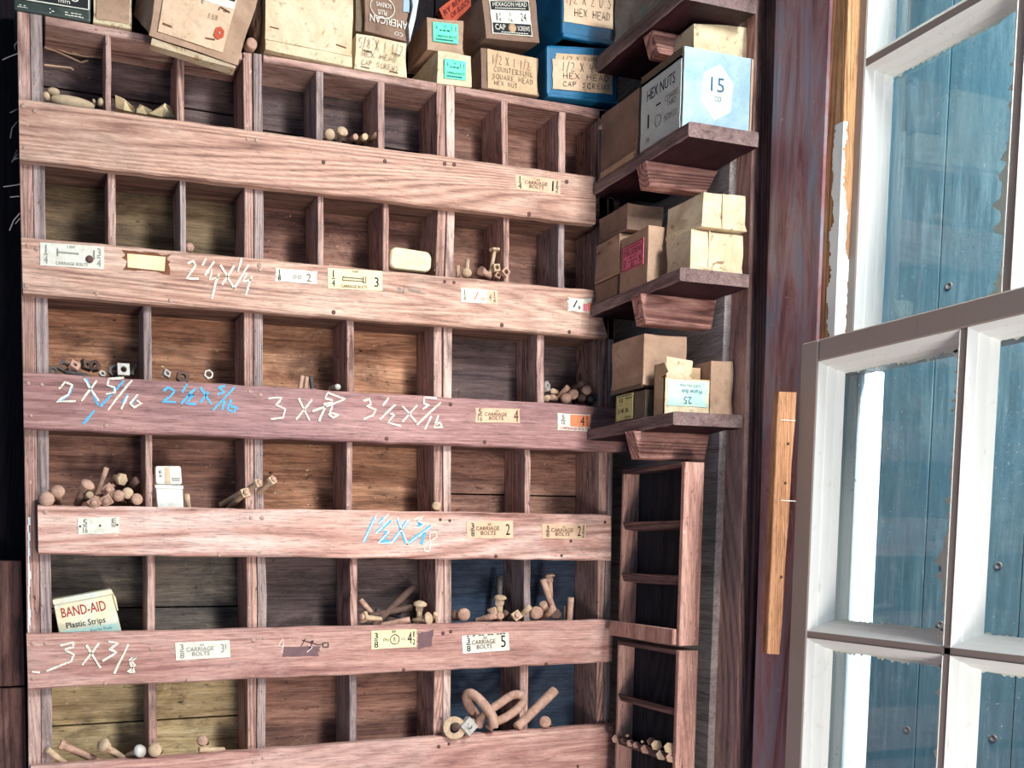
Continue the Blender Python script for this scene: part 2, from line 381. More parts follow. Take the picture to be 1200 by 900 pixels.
# --- writing ----------------------------------------------------------------
_glyph = {}; _asp = {}
def glyph_mesh(txt):
    if txt not in _glyph:
        cu = bpy.data.curves.new('t', 'FONT'); cu.body = txt; cu.resolution_u = 2
        o = bpy.data.objects.new('t', cu); COL.objects.link(o)
        me = bpy.data.meshes.new_from_object(o.evaluated_get(bpy.context.evaluated_depsgraph_get()))
        vs = [V(v.co) for v in me.vertices]; fs = [tuple(p.vertices) for p in me.polygons]
        bpy.data.objects.remove(o); bpy.data.curves.remove(cu); bpy.data.meshes.remove(me)
        x0 = min(v.x for v in vs); x1 = max(v.x for v in vs); y0 = min(v.y for v in vs); y1 = max(v.y for v in vs)
        _asp[txt] = (x1-x0)/(y1-y0)
        _glyph[txt] = ([((v.x-x0)/(x1-x0), (v.y-y0)/(y1-y0)) for v in vs], fs)
    return _glyph[txt]
def bil(q, u, v):
    """q = TL TR BR BL; u right, v up in 0..1"""
    return q[3].lerp(q[2], u).lerp(q[0].lerp(q[1], u), v)
def qn(q): return (q[1]-q[3]).cross(q[0]-q[2]).normalized() * 1.0
def facing(q):
    n = (q[2]-q[3]).cross(q[0]-q[3]).normalized()
    return n
def sub(q, u0, v0, u1, v1): return [bil(q, u0, v1), bil(q, u1, v1), bil(q, u1, v0), bil(q, u0, v0)]
def text_into(mb, q, lines, flip=False, lift=0.0006):
    n = facing(q)
    for (t, u0, v0, u1, v1) in lines:
        vs, fs = glyph_mesh(t)
        want = (q[2]-q[3]).length*(u1-u0)/max(1e-6, (q[0]-q[3]).length*(v1-v0))
        if len(t) <= 2 and t[0].isdigit() and want > 1.15*_asp[t]:
            c_ = (u0+u1)/2; h_ = (u1-u0)/2*1.15*_asp[t]/want; u0, u1 = c_-h_, c_+h_
        pts = []
        for a, b in vs:
            u = u0+(u1-u0)*a; v = v0+(v1-v0)*b
            if flip: u, v = 1-u, 1-v
            pts.append(bil(q, u, v)+n*lift)
        mb.add(pts, fs)
HAND = {
 '0': [[(1, 0), (0, 2), (0, 4), (1, 6), (3, 6), (4, 4), (4, 2), (3, 0), (1, 0)]], '1': [[(2, 6), (1.6, 0)]],
 '2': [[(0, 5), (1.5, 6), (3.5, 5), (3, 3), (0, 0), (4, 0)]], '3': [[(0, 5.6), (3, 6), (3.4, 4.6), (1.4, 3.4), (3.8, 2), (2.6, 0), (0, .3)]],
 '4': [[(1.2, 6), (0, 2.5), (4, 2.8)], [(3.2, 5), (2.4, 0)]], '5': [[(3.6, 6), (.8, 6), (.4, 3.4), (2.8, 3.6), (3.4, 1.4), (1.6, 0), (0, .6)]],
 '8': [[(2, 3.2), (.4, 4.6), (2, 6), (3.4, 4.6), (2, 3.2), (.2, 1.4), (2, 0), (3.8, 1.4), (2, 3.2)]], '/': [[(3.4, 7), (0, -1)]], '-': [[(0, 3), (4, 3.2)]],
 '.': [[(1.5, 0), (2, .3)]], 'X': [[(0, 6), (4, 0)], [(4, 6), (0, 0)]],
 'A': [[(0, 0), (2, 6), (4, 0)], [(1, 2.2), (3, 2.2)]], 'C': [[(4, 5), (2, 6), (0, 3.5), (.6, .6), (3, 0), (4, 1)]],
 'D': [[(.4, 0), (.4, 6), (3, 5), (4, 3), (3, .6), (.4, 0)]], 'E': [[(4, 6), (.4, 6), (.4, 0), (4, 0)], [(.4, 3), (3, 3)]],
 'H': [[(.2, 6), (.2, 0)], [(3.8, 6), (3.8, 0)], [(.2, 3), (3.8, 3)]], 'I': [[(2, 6), (2, 0)]], 'K': [[(.4, 6), (.4, 0)], [(3.6, 6), (.4, 2.6), (3.8, 0)]],
 'L': [[(.4, 6), (.4, 0), (3.6, 0)]], 'M': [[(0, 0), (.6, 6), (2, 2), (3.4, 6), (4, 0)]], 'N': [[(0, 0), (.2, 6), (3.6, 0), (3.8, 6)]],
 'O': [[(2, 0), (.2, 1.6), (.2, 4.4), (2, 6), (3.8, 4.4), (3.8, 1.6), (2, 0)]], 'P': [[(.4, 0), (.4, 6), (3.4, 5.6), (3.4, 3.6), (.4, 3)]],
 'Q': [[(2, 0), (.2, 1.6), (.2, 4.4), (2, 6), (3.8, 4.4), (3.8, 1.6), (2, 0)], [(2.4, 1.4), (4, -.4)]],
 'R': [[(.4, 0), (.4, 6), (3.4, 5.4), (3, 3.6), (.4, 3), (3.8, 0)]], 'S': [[(3.8, 5.2), (2, 6), (.4, 4.8), (3.6, 1.8), (2, 0), (0, .8)]],
 'T': [[(0, 6), (4, 6)], [(2, 6), (2, 0)]], 'U': [[(.2, 6), (.4, 1), (2, 0), (3.6, 1), (3.8, 6)]], 'W': [[(0, 6), (1, 0), (2, 4), (3, 0), (4, 6)]],
 'B': [[(.4, 0), (.4, 6), (3.2, 5), (.6, 3.2), (3.6, 1.6), (.4, 0)]], ' ': [],
}
def hand_into(mb, q, lines, wd=0.0009):
    n = facing(q)
    for (t, u0, v0, u1, v1) in lines:
        L = len(t)
        for i, ch in enumerate(t):
            for st in HAND.get(ch, []):
                pts = []
                for k, (a, b) in enumerate(st):
                    u = u0+(u1-u0)*(i+0.12+0.72*a/4)/L; v = v0+(v1-v0)*b/6+0.02*(v1-v0)*((i*7) % 5-2)
                    pts.append(bil(q, u, v))
                mb.ribbon(pts, wd, n, 0.0005)
def quad_y(px4, y): return [P(a, b, y=y) for a, b in px4]
def card(q, th, name, mat, parent, rag=0.0, seed=0):
    """thin sheet on the quad q (TL TR BR BL), raised by th, edges a little ragged"""
    n = facing(q); rnd = random.Random(seed); ring = []
    for (a, b) in ((0, 1), (1, 2), (2, 3), (3, 0)):
        k = 8 if rag else 1
        for i in range(k):
            p = q[a].lerp(q[b], i/k)
            if rag and i: p = p+(sum(q, V())/4-p)*rag*rnd.uniform(-0.15, 1)
            ring.append(p)
    mb = MB(); mb.prism([p+n*th for p in ring], [p-n*0.0002 for p in ring])
    return mb.build(name, mat, parent)

# ================================================================== SETTING
YB = 0.095
mb = MB()
xs = [-1.6, -0.9, -0.45, -0.20, 0.05, 0.32, 0.56, 0.80, 0.98]
for a, b in zip(xs[:-1], xs[1:]): mb.box(a+0.001, b-0.001, YB, YB+0.03, 0, 2.9)
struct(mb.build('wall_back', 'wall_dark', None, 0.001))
mb = MB(); zt = P(15, 657, y=0.03).z
mb.box(-1.6, -0.31, 0.03, YB, 0, zt); mb.box(-0.309, -0.020, 0.03, YB, 0, zt-0.16); mb.box(-0.309, -0.020, 0.032, YB, zt-0.158, zt)
struct(mb.build('trim_1', 'wainscot', None, 0.001))
mb = MB(); mb.box(-1.6, 1.02, -3.0, YB+0.03, -0.05, 0); struct(mb.build('floor', 'wainscot'))
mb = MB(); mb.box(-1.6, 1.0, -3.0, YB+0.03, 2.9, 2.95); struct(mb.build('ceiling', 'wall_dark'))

# right-hand wall: studs and planks between the corner and the window
def vplank(name, mat, x, pxl, pxr, x1=None, nm=None, yfar=None, bev=0.001):
    """vertical plank whose room face lies at X = x between two photo columns given at the top and the bottom"""
    z0, z1 = 0.0, 2.9
    def yat(col):
        (pa, ya), (pb, yb) = col
        A = P(pa, ya, x=x); B = P(pb, yb, x=x)
        k = (A.y-B.y)/(A.z-B.z)
        return B.y+k*(z0-B.z), B.y+k*(z1-B.z)
    fb, ft = yat(pxl) if yfar is None else (yfar, yfar)
    nb, nt = yat(pxr)
    m = MB(); x1 = x1 or 0.96
    m.prism([(x, fb, z0), (x, nb, z0), (x, nt, z1), (x, ft, z1)], [(x1, fb, z0), (x1, nb, z0), (x1, nt, z1), (x1, ft, z1)])
    return m.build(nm or name, mat, None, bev)
struct(vplank('trim_2', 'stud_grey', 0.866, None, ((848, 400), (829, 900)), 0.879, yfar=0.094))
struct(vplank('trim_3', 'plank_knotty', 0.876, None, ((886, 0), (862, 900)), 0.889, yfar=0.094))
struct(vplank('trim_4', 'plank_dark', 0.888, ((884, 0), (860, 900)), ((912, 0), (876, 900)), 0.924))
post = struct(vplank('trim_5', 'post', 0.868, ((908, 0), (880, 900)), ((974, 0), (938, 900)), 0.8725, bev=0.004))
mb = MB(); mb.box(0.926, 0.940, -0.30, YB+0.03, 0, 2.9)
YW0, YW1 = -0.33, -0.86
mb.box(0.900, 0.940, YW1, -0.33, 0, 1.0); mb.box(0.900, 0.940, YW1, -0.33, 2.45, 2.9); mb.box(0.900, 0.940, -0.96, YW1, 0, 2.9)
struct(mb.build('wall_right', 'plank_dark'))

# ---------------------------------------------------------------- window (double hung)
win = thing('window_1', 'old double-hung window with peeling white sashes beside the dark post', 'window', (0.9, -0.5, 1.0))
win['kind'] = 'structure'; del win['category']
YR = -0.80
def zx(px, py, x): return P(px, py, x=x).z
# jamb board behind the post, stop bead
mb = MB(); mb.box(0.882, 0.905, P(964, 200, x=0.873).y-0.004, -0.272, 1.0, 2.45); mb.build('jamb_board', 'paint_grey', win)
mb = MB(); ya = P(962, 200, x=0.873).y; yb_ = P(986, 200, x=0.873).y
mb.box(0.873, 0.899, yb_, ya, 1.715, 2.45); mb.box(0.873, 0.899, ya-0.005, ya, 1.0, 1.715); mb.build('stop_bead', 'bare_wood', win, 0.001)
mb = MB(); rnd = random.Random(3)
z = 1.715; ztop_peel = P(975, 150, x=0.872).z; e1, e2 = .010, .007
while z < ztop_peel:
    h = rnd.uniform(0.0025, 0.005)
    e1 = min(.016, max(.0, e1+rnd.uniform(-.0022, .0022))); e2 = min(.013, max(.0, e2+rnd.uniform(-.0022, .0022)))
    if e1 > .001: mb.box(0.8735, 0.8735+e1, yb_-.0006, yb_+.0005, z, z+h)
    if e2 > .001: mb.box(0.8725, 0.8732, yb_-.0006, yb_+e2, z, z+h)
    z += h
mb.build('peeling_paint', 'paint_white', win)

def mould(m, x, y, xg, side, lo, hi, steps=((0, 0), (0.25, 0.006), (0.35, 0.006), (0.6, 0.011), (0.72, 0.011), (1.0, 0.014)), horiz=False, flatw=0.0):
    """stepped moulding from the sash face x back to the glass xg; side=+1/-1 direction it grows across"""
    prof = [(x+(xg-x)*a, y+side*b) for a, b in steps]
    prof.append((xg, y)); 
    if horiz: m.prism([(px_, lo, q) for px_, q in prof], [(px_, hi, q) for px_, q in prof])
    else: m.prism([(px_, q, lo) for px_, q in prof], [(px_, q, hi) for px_, q in prof])

def sash(name, xf, xg, y_stile0, y_glass0, zb, zt, z_munt, y_munt, mw, rail_b, rail_t, mat_face):
    s = MB()
    th = xg-xf+0.012
    s.box(xf, xf+th, y_glass0, y_stile0, zb, zt)                      # corner-side stile
    s.box(xf, xf+th, YR, YR+0.05, zb, zt)                             # far stile outside the frame
    s.box(xf, xf+th, YR+0.05, y_glass0, zt-rail_t, zt)                # top rail
    s.box(xf, xf+th, YR+0.05, y_glass0, zb, zb+rail_b)
    fr = s.build('sash_frame', mat_face, win, 0.0015)
    mu = MB()
    for zm in z_munt: mu.box(xf+0.002, xf+th-0.004, YR+0.05, y_glass0, zm-mw/2, zm+mw/2)
    for ym in y_munt: mu.box(xf+0.002, xf+th-0.004, ym-mw/2, ym+mw/2, zb+rail_b, zt-rail_t)
    lab(mu.build('muntin', 'plank_dark' if mat_face == 'x' else 'paint_grey', win, 0.0008), 'thin glazing bars, grey edges')
    zz = [zb+rail_b]+sorted(sum(([zm-mw/2, zm+mw/2] for zm in z_munt), []))+[zt-rail_t]
    yy = [y_glass0]+sum(([ym+mw/2, ym-mw/2] for ym in sorted(y_munt, reverse=True)), [])+[YR+0.05]
    mm = MB(); pane_rects = []
    for a in range(0, len(zz), 2):
        for b in range(0, len(yy), 2):
            z0, z1, y1, y0 = zz[a], zz[a+1], yy[b], yy[b+1]
            mould(mm, xf+0.001, y1, xg, -1, z0, z1); mould(mm, xf+0.001, y0, xg, +1, z0, z1)
            mould(mm, xf+0.001, z0, xg, +1, y0, y1, horiz=True); mould(mm, xf+0.001, z1, xg, -1, y0, y1, horiz=True)
            pane_rects.append((y0+0.012, y1-0.012, z0+0.012, z1-0.012))
    lab(mm.build('sash_moulding', 'paint_white', win), 'stepped white glazing moulding')
    for (y0, y1, z0, z1) in pane_rects:
        g = MB(); g.box(xg, xg+0.003, y0, y1, z0, z1); pn = g.build('pane', 'glass', win)
        p = MB(); rnd = random.Random(int(z0*1000)+int(y1*777))
        def strip(horizontal, at, sgn, lo, hi, wmax):
            n = 60; inner = []
            for i in range(n+1):
                t = lo+(hi-lo)*i/n; ww = wmax*(0.25+0.45*abs(math.sin(i*.13+at*90)*math.sin(i*.047+1))+0.5*rnd.random()**4)
                inner.append((t, at+sgn*ww))
            for i in range(n):
                (t0, a0), (t1, a1) = inner[i], inner[i+1]
                q = [(t0, at), (t1, at), (t1, a1), (t0, a0)]
                f = [(xg-0.0006, u, v) if horizontal else (xg-0.0006, v, u) for u, v in q]
                p.prism(f, [(xg, c[1], c[2]) for c in f])
        strip(False, y0, 1, z0, z1, 0.020)
        strip(True, z1, -1, y0, y1, 0.007); strip(True, z0, 1, y0, y1, 0.005)
        p.build('paint_smear', 'putty', pn)
XL, XU = 0.854, 0.889
# lower sash
zt_l = P(1000, 387, x=XL).z; zi_l = P(1000, 414, x=XL).z
ys_l = P(931, 600, x=XL).y; yg_l = P(951, 600, x=XL).y
zm_l = P(1000, 750, x=XL).z; ym_l = P(1117, 600, x=XL).y
sash('lower_sash', XL, XL+0.026, ys_l, yg_l, 1.0, zt_l, [zm_l], [ym_l], 0.008, 0.06, zt_l-zi_l, 'paint_grey')
# upper sash
ys_u = P(985, 200, x=XU).y; yg_u = P(1008, 200, x=XU).y
zm_u = P(1080, 35, x=XU).z; ym_u = P(1186, 200, x=XU).y
sash('upper_sash', XU, XU+0.026, ys_u, yg_u, zt_l-0.035, 2.45, [zm_u], [ym_u], 0.009, 0.030, 0.05, 'paint_grey')
# exterior jamb and blind stop seen through the glass
mb = MB(); yj = P(968, 600, x=XL+0.03).y
mb.box(0.918, 0.959, yj-0.004, -0.28, 1.0, zt_l-0.03); mb.box(0.918, 0.926, yj-0.008, yj-0.002, 1.0, zt_l-0.03)
mb.box(0.918, 0.959, YR, YR+0.04, 1.0, 2.45)
mb.build('exterior_jamb', 'paint_exterior', win, 0.0015)
mb = MB(); mb.box(0.874, 1.02, YR, -0.26, 0.97, 0.999); mb.build('sill', 'paint_exterior', win, 0.002)
# boarding outside the window
XO = 1.75
seams = [P(1152, 65, x=XO).y]
yA = P(1086, 600, x=XO).y
ys_ = [0.55, 0.30, yA+0.235, yA, yA-0.20, yA-0.42, yA-0.65, yA-0.9, yA-1.2, -2.2]
ys_ = [1.2, 0.9, 0.7, yA+0.21]+[yA]+[P(1189, 800, x=XO).y-0.0]
while ys_[-1] > -2.2: ys_.append(ys_[-1]-0.25)
m2 = MB(); m2.box(XO+0.02, XO+0.03, -2.3, 1.2, -0.2, 3.4); struct(m2.build('wall_exterior', 'gap_dark'))
bd = MB()
for a, b in zip(ys_[:-1], ys_[1:]): bd.box(XO+random.uniform(0, .002), XO+0.02, b+0.0020, a-0.0020, -0.2, 3.4)
boards = struct(bd.build('wall_boarding', 'blue_planks'))
for (px, py) in ((1112, 335), (1106, 663), (1102, 732), (1008, 712), (1063, 855), (1164, 865), (1170, 663)):
    p = P(px, py, x=XO)
    k = MB(); k.lathe(p+V((0.001, 0, 0)), (-1, 0, 0), [(0, 0.0075), (0.0025, 0.0075), (0.003, 0.005), (0.0012, 0.0045), (0.0012, 0.0005)], 14)
    k.build('screw_head', 'iron', boards)

# ================================================================== CABINET
cab = thing('bolt_cabinet', 'long wall of wooden pigeonhole bins with chalked and labelled front rails', 'cabinet', (0.4, 0.03, 0.0))
YF, DEP, RT = 0.0, 0.062, 0.014
RAILS = {
 'A': ((22, 115), (698, 207), (698, 263), (23, 186)), 'B': ((25, 277), (698, 340), (712, 396), (27, 344)),
 'C': ((27, 436), (722, 477), (735, 530), (28, 502)), 'D': ((44, 592), (716, 603), (716, 657), (45, 650)),
 'E': ((31, 743), (719, 726), (717, 776), (33, 808)), 'F': ((36, 899), (718, 849), (716, 905), (38, 965))}
RMAT = {'A': 'rail_tan', 'B': 'rail_tan', 'C': 'rail_plum', 'D': 'rail_knotty', 'E': 'rail_pink', 'F': 'rail_pink'}
RQ = {k: quad_y(v, -RT) for k, v in RAILS.items()}
rail_obj = {}
for k, q in RQ.items():
    m = MB(); n = 34; rnd = random.Random(ord(k)); fr, bk = [], []
    tops, bots = [], []
    for i in range(n+1):
        t = i/n
        tops.append(q[0].lerp(q[1], t)+V((0, 0, rnd.uniform(-.0007, .0007)))); bots.append(q[3].lerp(q[2], t)+V((0, 0, rnd.uniform(-.0009, .0009))))
    e = 0.0018
    def section(T, B):
        return [T+V((0, e, 0)), T+V((0, 0, -e)), B+V((0, 0, e)), B+V((0, e, 0)), V((B.x, -0.0004, B.z)), V((T.x, -0.0004, T.z))]
    m.rings([section(T, B) for T, B in zip(tops, bots)], True, False)
    rail_obj[k] = m.build('front_rail', RMAT[k], cab)
def zrail(k, x, top):
    q = RQ[k]; a, b = (q[0], q[1]) if top else (q[3], q[2])
    return a.z+(b.z-a.z)*(x-a.x)/(b.x-a.x)
ROWS = ['top', 'A', 'B', 'C', 'D', 'E', 'F']
MOD = [(-0.012, 0.270), (0.272, 0.536), (0.538, 0.822)]
TOPZ = [((48, 17, 290, 62), (49, 27, 290, 71)), ((297, 62, 521, 98), (306, 72, 512, 107)), ((524, 99, 712, 129), (532, 108, 690, 137))]
def zline(l, x):
    a = P(l[0], l[1], y=0); b = P(l[2], l[3], y=0)
    return a.z+(b.z-a.z)*(x-a.x)/(b.x-a.x)
LIP = 0.022
def floor_z(k, x): return zrail(k, x, True)-LIP
def ceil_z(k, mi, x): return zline(TOPZ[mi][1], x) if k == 'top' else zrail(k, x, False)+0.002
# shelf boards and module tops
for mi, (x0, x1) in enumerate(MOD):
    m = MB(); T, B = TOPZ[mi]; (X0, X1) = (x0, x1); x0 = (x0+.0325 if mi == 0 else x0+.0125); x1 = x1-(.0125 if mi < 2 else .022)
    m.prism([(x0, YF, zline(T, x0)), (x1, YF, zline(T, x1)), (x1, YF, zline(B, x1)), (x0, YF, zline(B, x0))],
            [(x0, DEP, zline(T, x0)), (x1, DEP, zline(T, x1)), (x1, DEP, zline(B, x1)), (x0, DEP, zline(B, x0))])
    m.build('top_board', 'top_board', cab, 0.001); x0, x1 = X0, X1
    for k in ROWS[1:]:
        m = MB(); a, b = x0+0.011, x1-0.011
        lo = (lambda x: ceil_z(k, mi, x))
        m.prism([(a, YF, floor_z(k, a)), (b, YF, floor_z(k, b)), (b, YF, lo(b)), (a, YF, lo(a))],
                [(a, DEP, floor_z(k, a)), (b, DEP, floor_z(k, b)), (b, DEP, lo(b)), (a, DEP, lo(a))])
        m.build('shelf_board', 'shelf_board', cab)
# side boards: strips following the photo's slightly leaning sides
def strip(name, mat, pts, y0=YF, y1=DEP, ext=True):
    pts = list(pts)
    if ext: pts += [(pts[-1][0]+0.4, pts[-1][1]+0.4, 990), (pts[-1][0]+6, pts[-1][1]+6, 2075)]
    m = MB(); rg = []
    for xl, xr, y in pts:
        a = P(xl, y, y=y0); b = P(xr, y, y=y0); zz = (a.z+b.z)/2
        rg.append([V((a.x, y0, zz)), V((b.x, y0, zz)), V((b.x, y1, zz)), V((a.x, y1, zz))])
    m.rings(rg, True, False)
    return m.build(name, mat, cab, 0.0008)
strip('side_panel', 'upright', [(20, 34, 14), (21.5, 36, 114), (24, 39, 250), (25.6, 41.5, 390), (28.8, 43.3, 560), (31, 46.3, 700), (33, 47.7, 850)], y1=YB-0.003)
strip('side_panel', 'upright_grey', [(34.6, 49, 16), (36.5, 51, 114), (39.5, 53, 250), (42, 57, 390), (43.7, 57.3, 560), (47, 60.3, 700), (48.2, 61.3, 850)])
strip('side_panel', 'upright', [(285, 295.2, 62), (286.7, 296.8, 250), (286, 296.6, 390), (287, 297.4, 560), (290, 301.5, 700), (290, 300, 850)])
strip('side_panel', 'upright_grey', [(297, 306.7, 63), (298, 309, 250), (297.6, 308, 390), (298, 308.2, 560), (302.6, 312.7, 700), (301, 311, 850)])
strip('side_panel', 'upright', [(511.5, 521, 99), (513, 522.8, 250), (508.5, 517.6, 390), (508.5, 518.2, 560), (511, 520.4, 700), (508, 518.3, 850)])
strip('side_panel', 'upright_pale', [(523, 532.8, 99), (524, 533, 250), (520, 530, 390), (519.5, 528.5, 560), (521, 529, 700), (519, 528, 850)])
strip('side_panel', 'upright', [(702, 712, 130), (702, 712, 560), (700.6, 708.3, 700), (699, 706.5, 850)])
strip('side_panel', 'upright_grey', [(713, 720, 130), (713, 718.5, 560), (709, 716, 700), (707.3, 714.5, 850)])
mb = MB()
rnd = random.Random(2); drip = [(32.2+.03*i+rnd.uniform(0, .6), 34.2+.03*i+rnd.uniform(-.8, 1.6), 606+9*i, 615.5+9*i) for i in range(15)]
for xl, xr, a, b in drip:
    q = quad_y(((xl, a), (xr, a), (xr+.4, b), (xl+.3, b)), -0.0004); mb.prism(q, [p+V((0, .0006, 0)) for p in q])
lab(mb.build('paint_drip', 'paint_exterior', cab), 'pale paint streak down the left edge')
mb = MB()
for a, b in ((-.0105, .262), (.285, .524), (.552, .800)):
    for z0, z1 in ((.02, .38), (.384, .76), (.764, 1.135)): mb.box(a, b, .003, .012, z0, z1)
mb.build('base_panel', 'rail_plum', cab, .001)
# dividers (photo columns at the top and the bottom of each opening)
DIV = {
 'top': [((123.5, 130, 60), (123.5, 130, 130)), ((207.5, 216, 70), (207.5, 216, 140)), ((370.7, 379, 85), (371, 379, 160)), ((443, 450.7, 100), (443.5, 451, 175)), ((588, 595, 115), (588.5, 595.5, 185)), ((655, 663, 128), (655, 663, 195))],
 'A': [((126, 135, 205), (127, 135.8, 285)), ((210.5, 217.5, 215), (211.3, 218, 295)), ((372.5, 379, 235), (373, 379.3, 305)), ((449.3, 456, 245), (449.3, 456, 315)), ((590.5, 597, 260), (590.5, 597, 325)), ((654.4, 661.6, 265), (654.4, 661.6, 330))],
 'B': [((168.3, 177.6, 360), (168.7, 178, 440)), ((407, 415, 380), (407, 415, 455)), ((629.5, 637.7, 395), (629.5, 637.7, 465))],
 'C': [((170.5, 178.5, 515), (171, 178.8, 592)), ((406.7, 413.5, 525), (406.3, 413, 597)), ((615.4, 622, 530), (615.4, 622, 600))],
 'D': [((172.5, 181.2, 660), (172.9, 181.6, 738)), ((410.6, 419, 660), (411, 419, 732)), ((614.5, 622, 660), (614, 621.6, 728))],
 'E': [((174, 183.4, 805), (174.4, 183.8, 880)), ((409.8, 418, 795), (409.3, 417.8, 868)), ((610, 619.5, 782), (609.5, 619, 855))]}
for ri, k in enumerate(ROWS[:-1]):
    nx = ROWS[ri+1]
    for n_, (t, b) in enumerate(DIV[k]):
        def at(z):
            A0, A1 = P(t[0], t[2], y=YF), P(t[1], t[2], y=YF); B0, B1 = P(b[0], b[2], y=YF), P(b[1], b[2], y=YF)
            s = (z-A0.z)/(B0.z-A0.z); return A0.x+(B0.x-A0.x)*s, A1.x+(B1.x-A1.x)*s
        xm = P(t[0], t[2], y=YF).x; mi = 0 if xm < 0.271 else 1 if xm < 0.537 else 2
        zt_, zb_ = ceil_z(k, mi, xm), floor_z(nx, xm)
        m = MB(); rg = []
        for i in range(7):
            z = zt_+(zb_-zt_)*i/6; a, c = at(z); j = random.uniform(-.0005, .0005)
            rg.append([V((a+j, YF+0.0005, z)), V((c+j, YF+0.0005, z)), V((c+j, DEP, z)), V((a+j, DEP, z))])
        m.rings(rg, True, False); m.build('divider', ['upright', 'upright', 'upright_grey', 'upright'][(n_+ri) % 4], cab, 0.0007)
# back boards, one set per row and module
BACK = {'top': ('back_plum', 'back_plum', 'back_rust'), 'A': ('back_olive', 'back_rust', 'back_rust'), 'B': ('back_orange', 'back_orange', 'back_plum'),
        'C': ('back_rust', 'back_orange', 'back_rust'), 'D': ('back_grey', 'back_plum', 'back_shade_navy'), 'E': ('back_yellow', 'back_rust', 'back_shade_navy')}
SPL = {('top', 0): (0.35, 0.62), ('top', 1): (0.5,), ('E', 0): (0.47,), ('D', 0): (0.4,), ('C', 2): (0.45,)}
for ri, k in enumerate(ROWS[:-1]):
    nx = ROWS[ri+1]
    for mi, (x0, x1) in enumerate(MOD):
        a, b = x0+0.004, x1-0.004
        fr = [0]+list(SPL.get((k, mi), ()))+[1]
        m = MB()
        for u0, u1 in zip(fr[:-1], fr[1:]):
            def zz(x, u): return floor_z(nx, x)-.004+(ceil_z(k, mi, x)+.004-floor_z(nx, x)+.004)*u
            g0 = 0.0012 if u0 > 0 else 0; g1 = 0.0012 if u1 < 1 else 0
            f = [V((a, DEP+.0005, zz(a, u0)+g0)), V((b, DEP+.0005, zz(b, u0)+g0)), V((b, DEP+.0005, zz(b, u1)-g1)), V((a, DEP+.0005, zz(a, u1)-g1))]
            m.prism(f, [p+V((0, 0.007, 0)) for p in f])
        m.build('back_board', BACK[k][mi], cab)
# broken splinters in the top-left bin
mb = MB()
for pts in (((52, 55), (66, 60), (82, 67), (95, 73)), ((66, 56), (80, 62), (100, 66), (118, 67)), ((85, 61), (95, 65), (118, 66.5)), ((52, 76), (70, 78), (83, 79.5), (86, 82)), ((95, 73), (103, 71))):
    mb.tube([P(a, b, y=0.054+0.003*(i % 2)) for i, (a, b) in enumerate(pts)], 0.0011, 5, False)
lab(mb.build('splinter', 'splinter', cab), 'pale splinters of the torn back board')
# nail heads
NAILS = {'A': [(27, 124), (41, 130), (29, 173), (290, 163), (301, 164), (379, 190), (451, 189), (521, 192), (532, 193), (664, 213), (620, 251)],
 'B': [(32, 288), (43, 292), (31, 335), (113, 344), (200, 352), (304, 311), (391, 366), (521, 330), (532, 331), (588, 381), (667, 389), (305, 316)],
 'C': [(33, 449), (49, 451), (36, 487), (124, 499), (293, 459), (305, 463), (528, 474), (453, 514), (568, 518)],
 'D': [(53, 600), (294, 607), (307, 607), (257, 650), (516, 609), (527, 610), (581, 652), (658, 651), (709, 612), (669, 634)],
 'E': [(38, 754), (53, 754), (38, 795), (177, 760), (123, 801), (220, 797), (297, 750), (309, 748), (519, 742), (528, 740), (473, 785), (640, 778)],
 'F': [(297, 893), (308, 888), (514, 875), (526, 872), (677, 898)]}
for k, L in NAILS.items():
    for i, (px, py) in enumerate(L):
        p = P(px, py, y=-RT); m = MB(); r = random.uniform(.0022, .0030)
        m.lathe(p+V((0, .0008, 0)), (random.uniform(-.1, .1), -1, random.uniform(-.1, .1)), [(0, r), (.0012, r), (.0016, r*.6), (.0016, .0002)], 12)
        m.build('nail', 'nail' if px < 320 else 'nail_dark', rail_obj[k])
# loose threads on the cabinet's left edge
mb = MB()
for pts in (((20, 63), (12, 66), (3, 70)), ((21, 48), (17, 53), (18, 58)), ((20, 143), (14, 150), (12, 162)), ((20, 128), (12, 132)), ((21, 180), (14, 190), (20, 176)), ((22, 185), (16, 187)), ((23, 216), (18, 217), (4, 219)), ((22, 230), (12, 231)), ((23, 250), (16, 258), (11, 270)), ((23, 256), (18, 262))):
    mb.tube([P(a, b, y=0.001+0.006*i) for i, (a, b) in enumerate(pts)], 0.0007, 5)
lab(mb.build('thread', 'thread', cab), 'frayed pale threads')

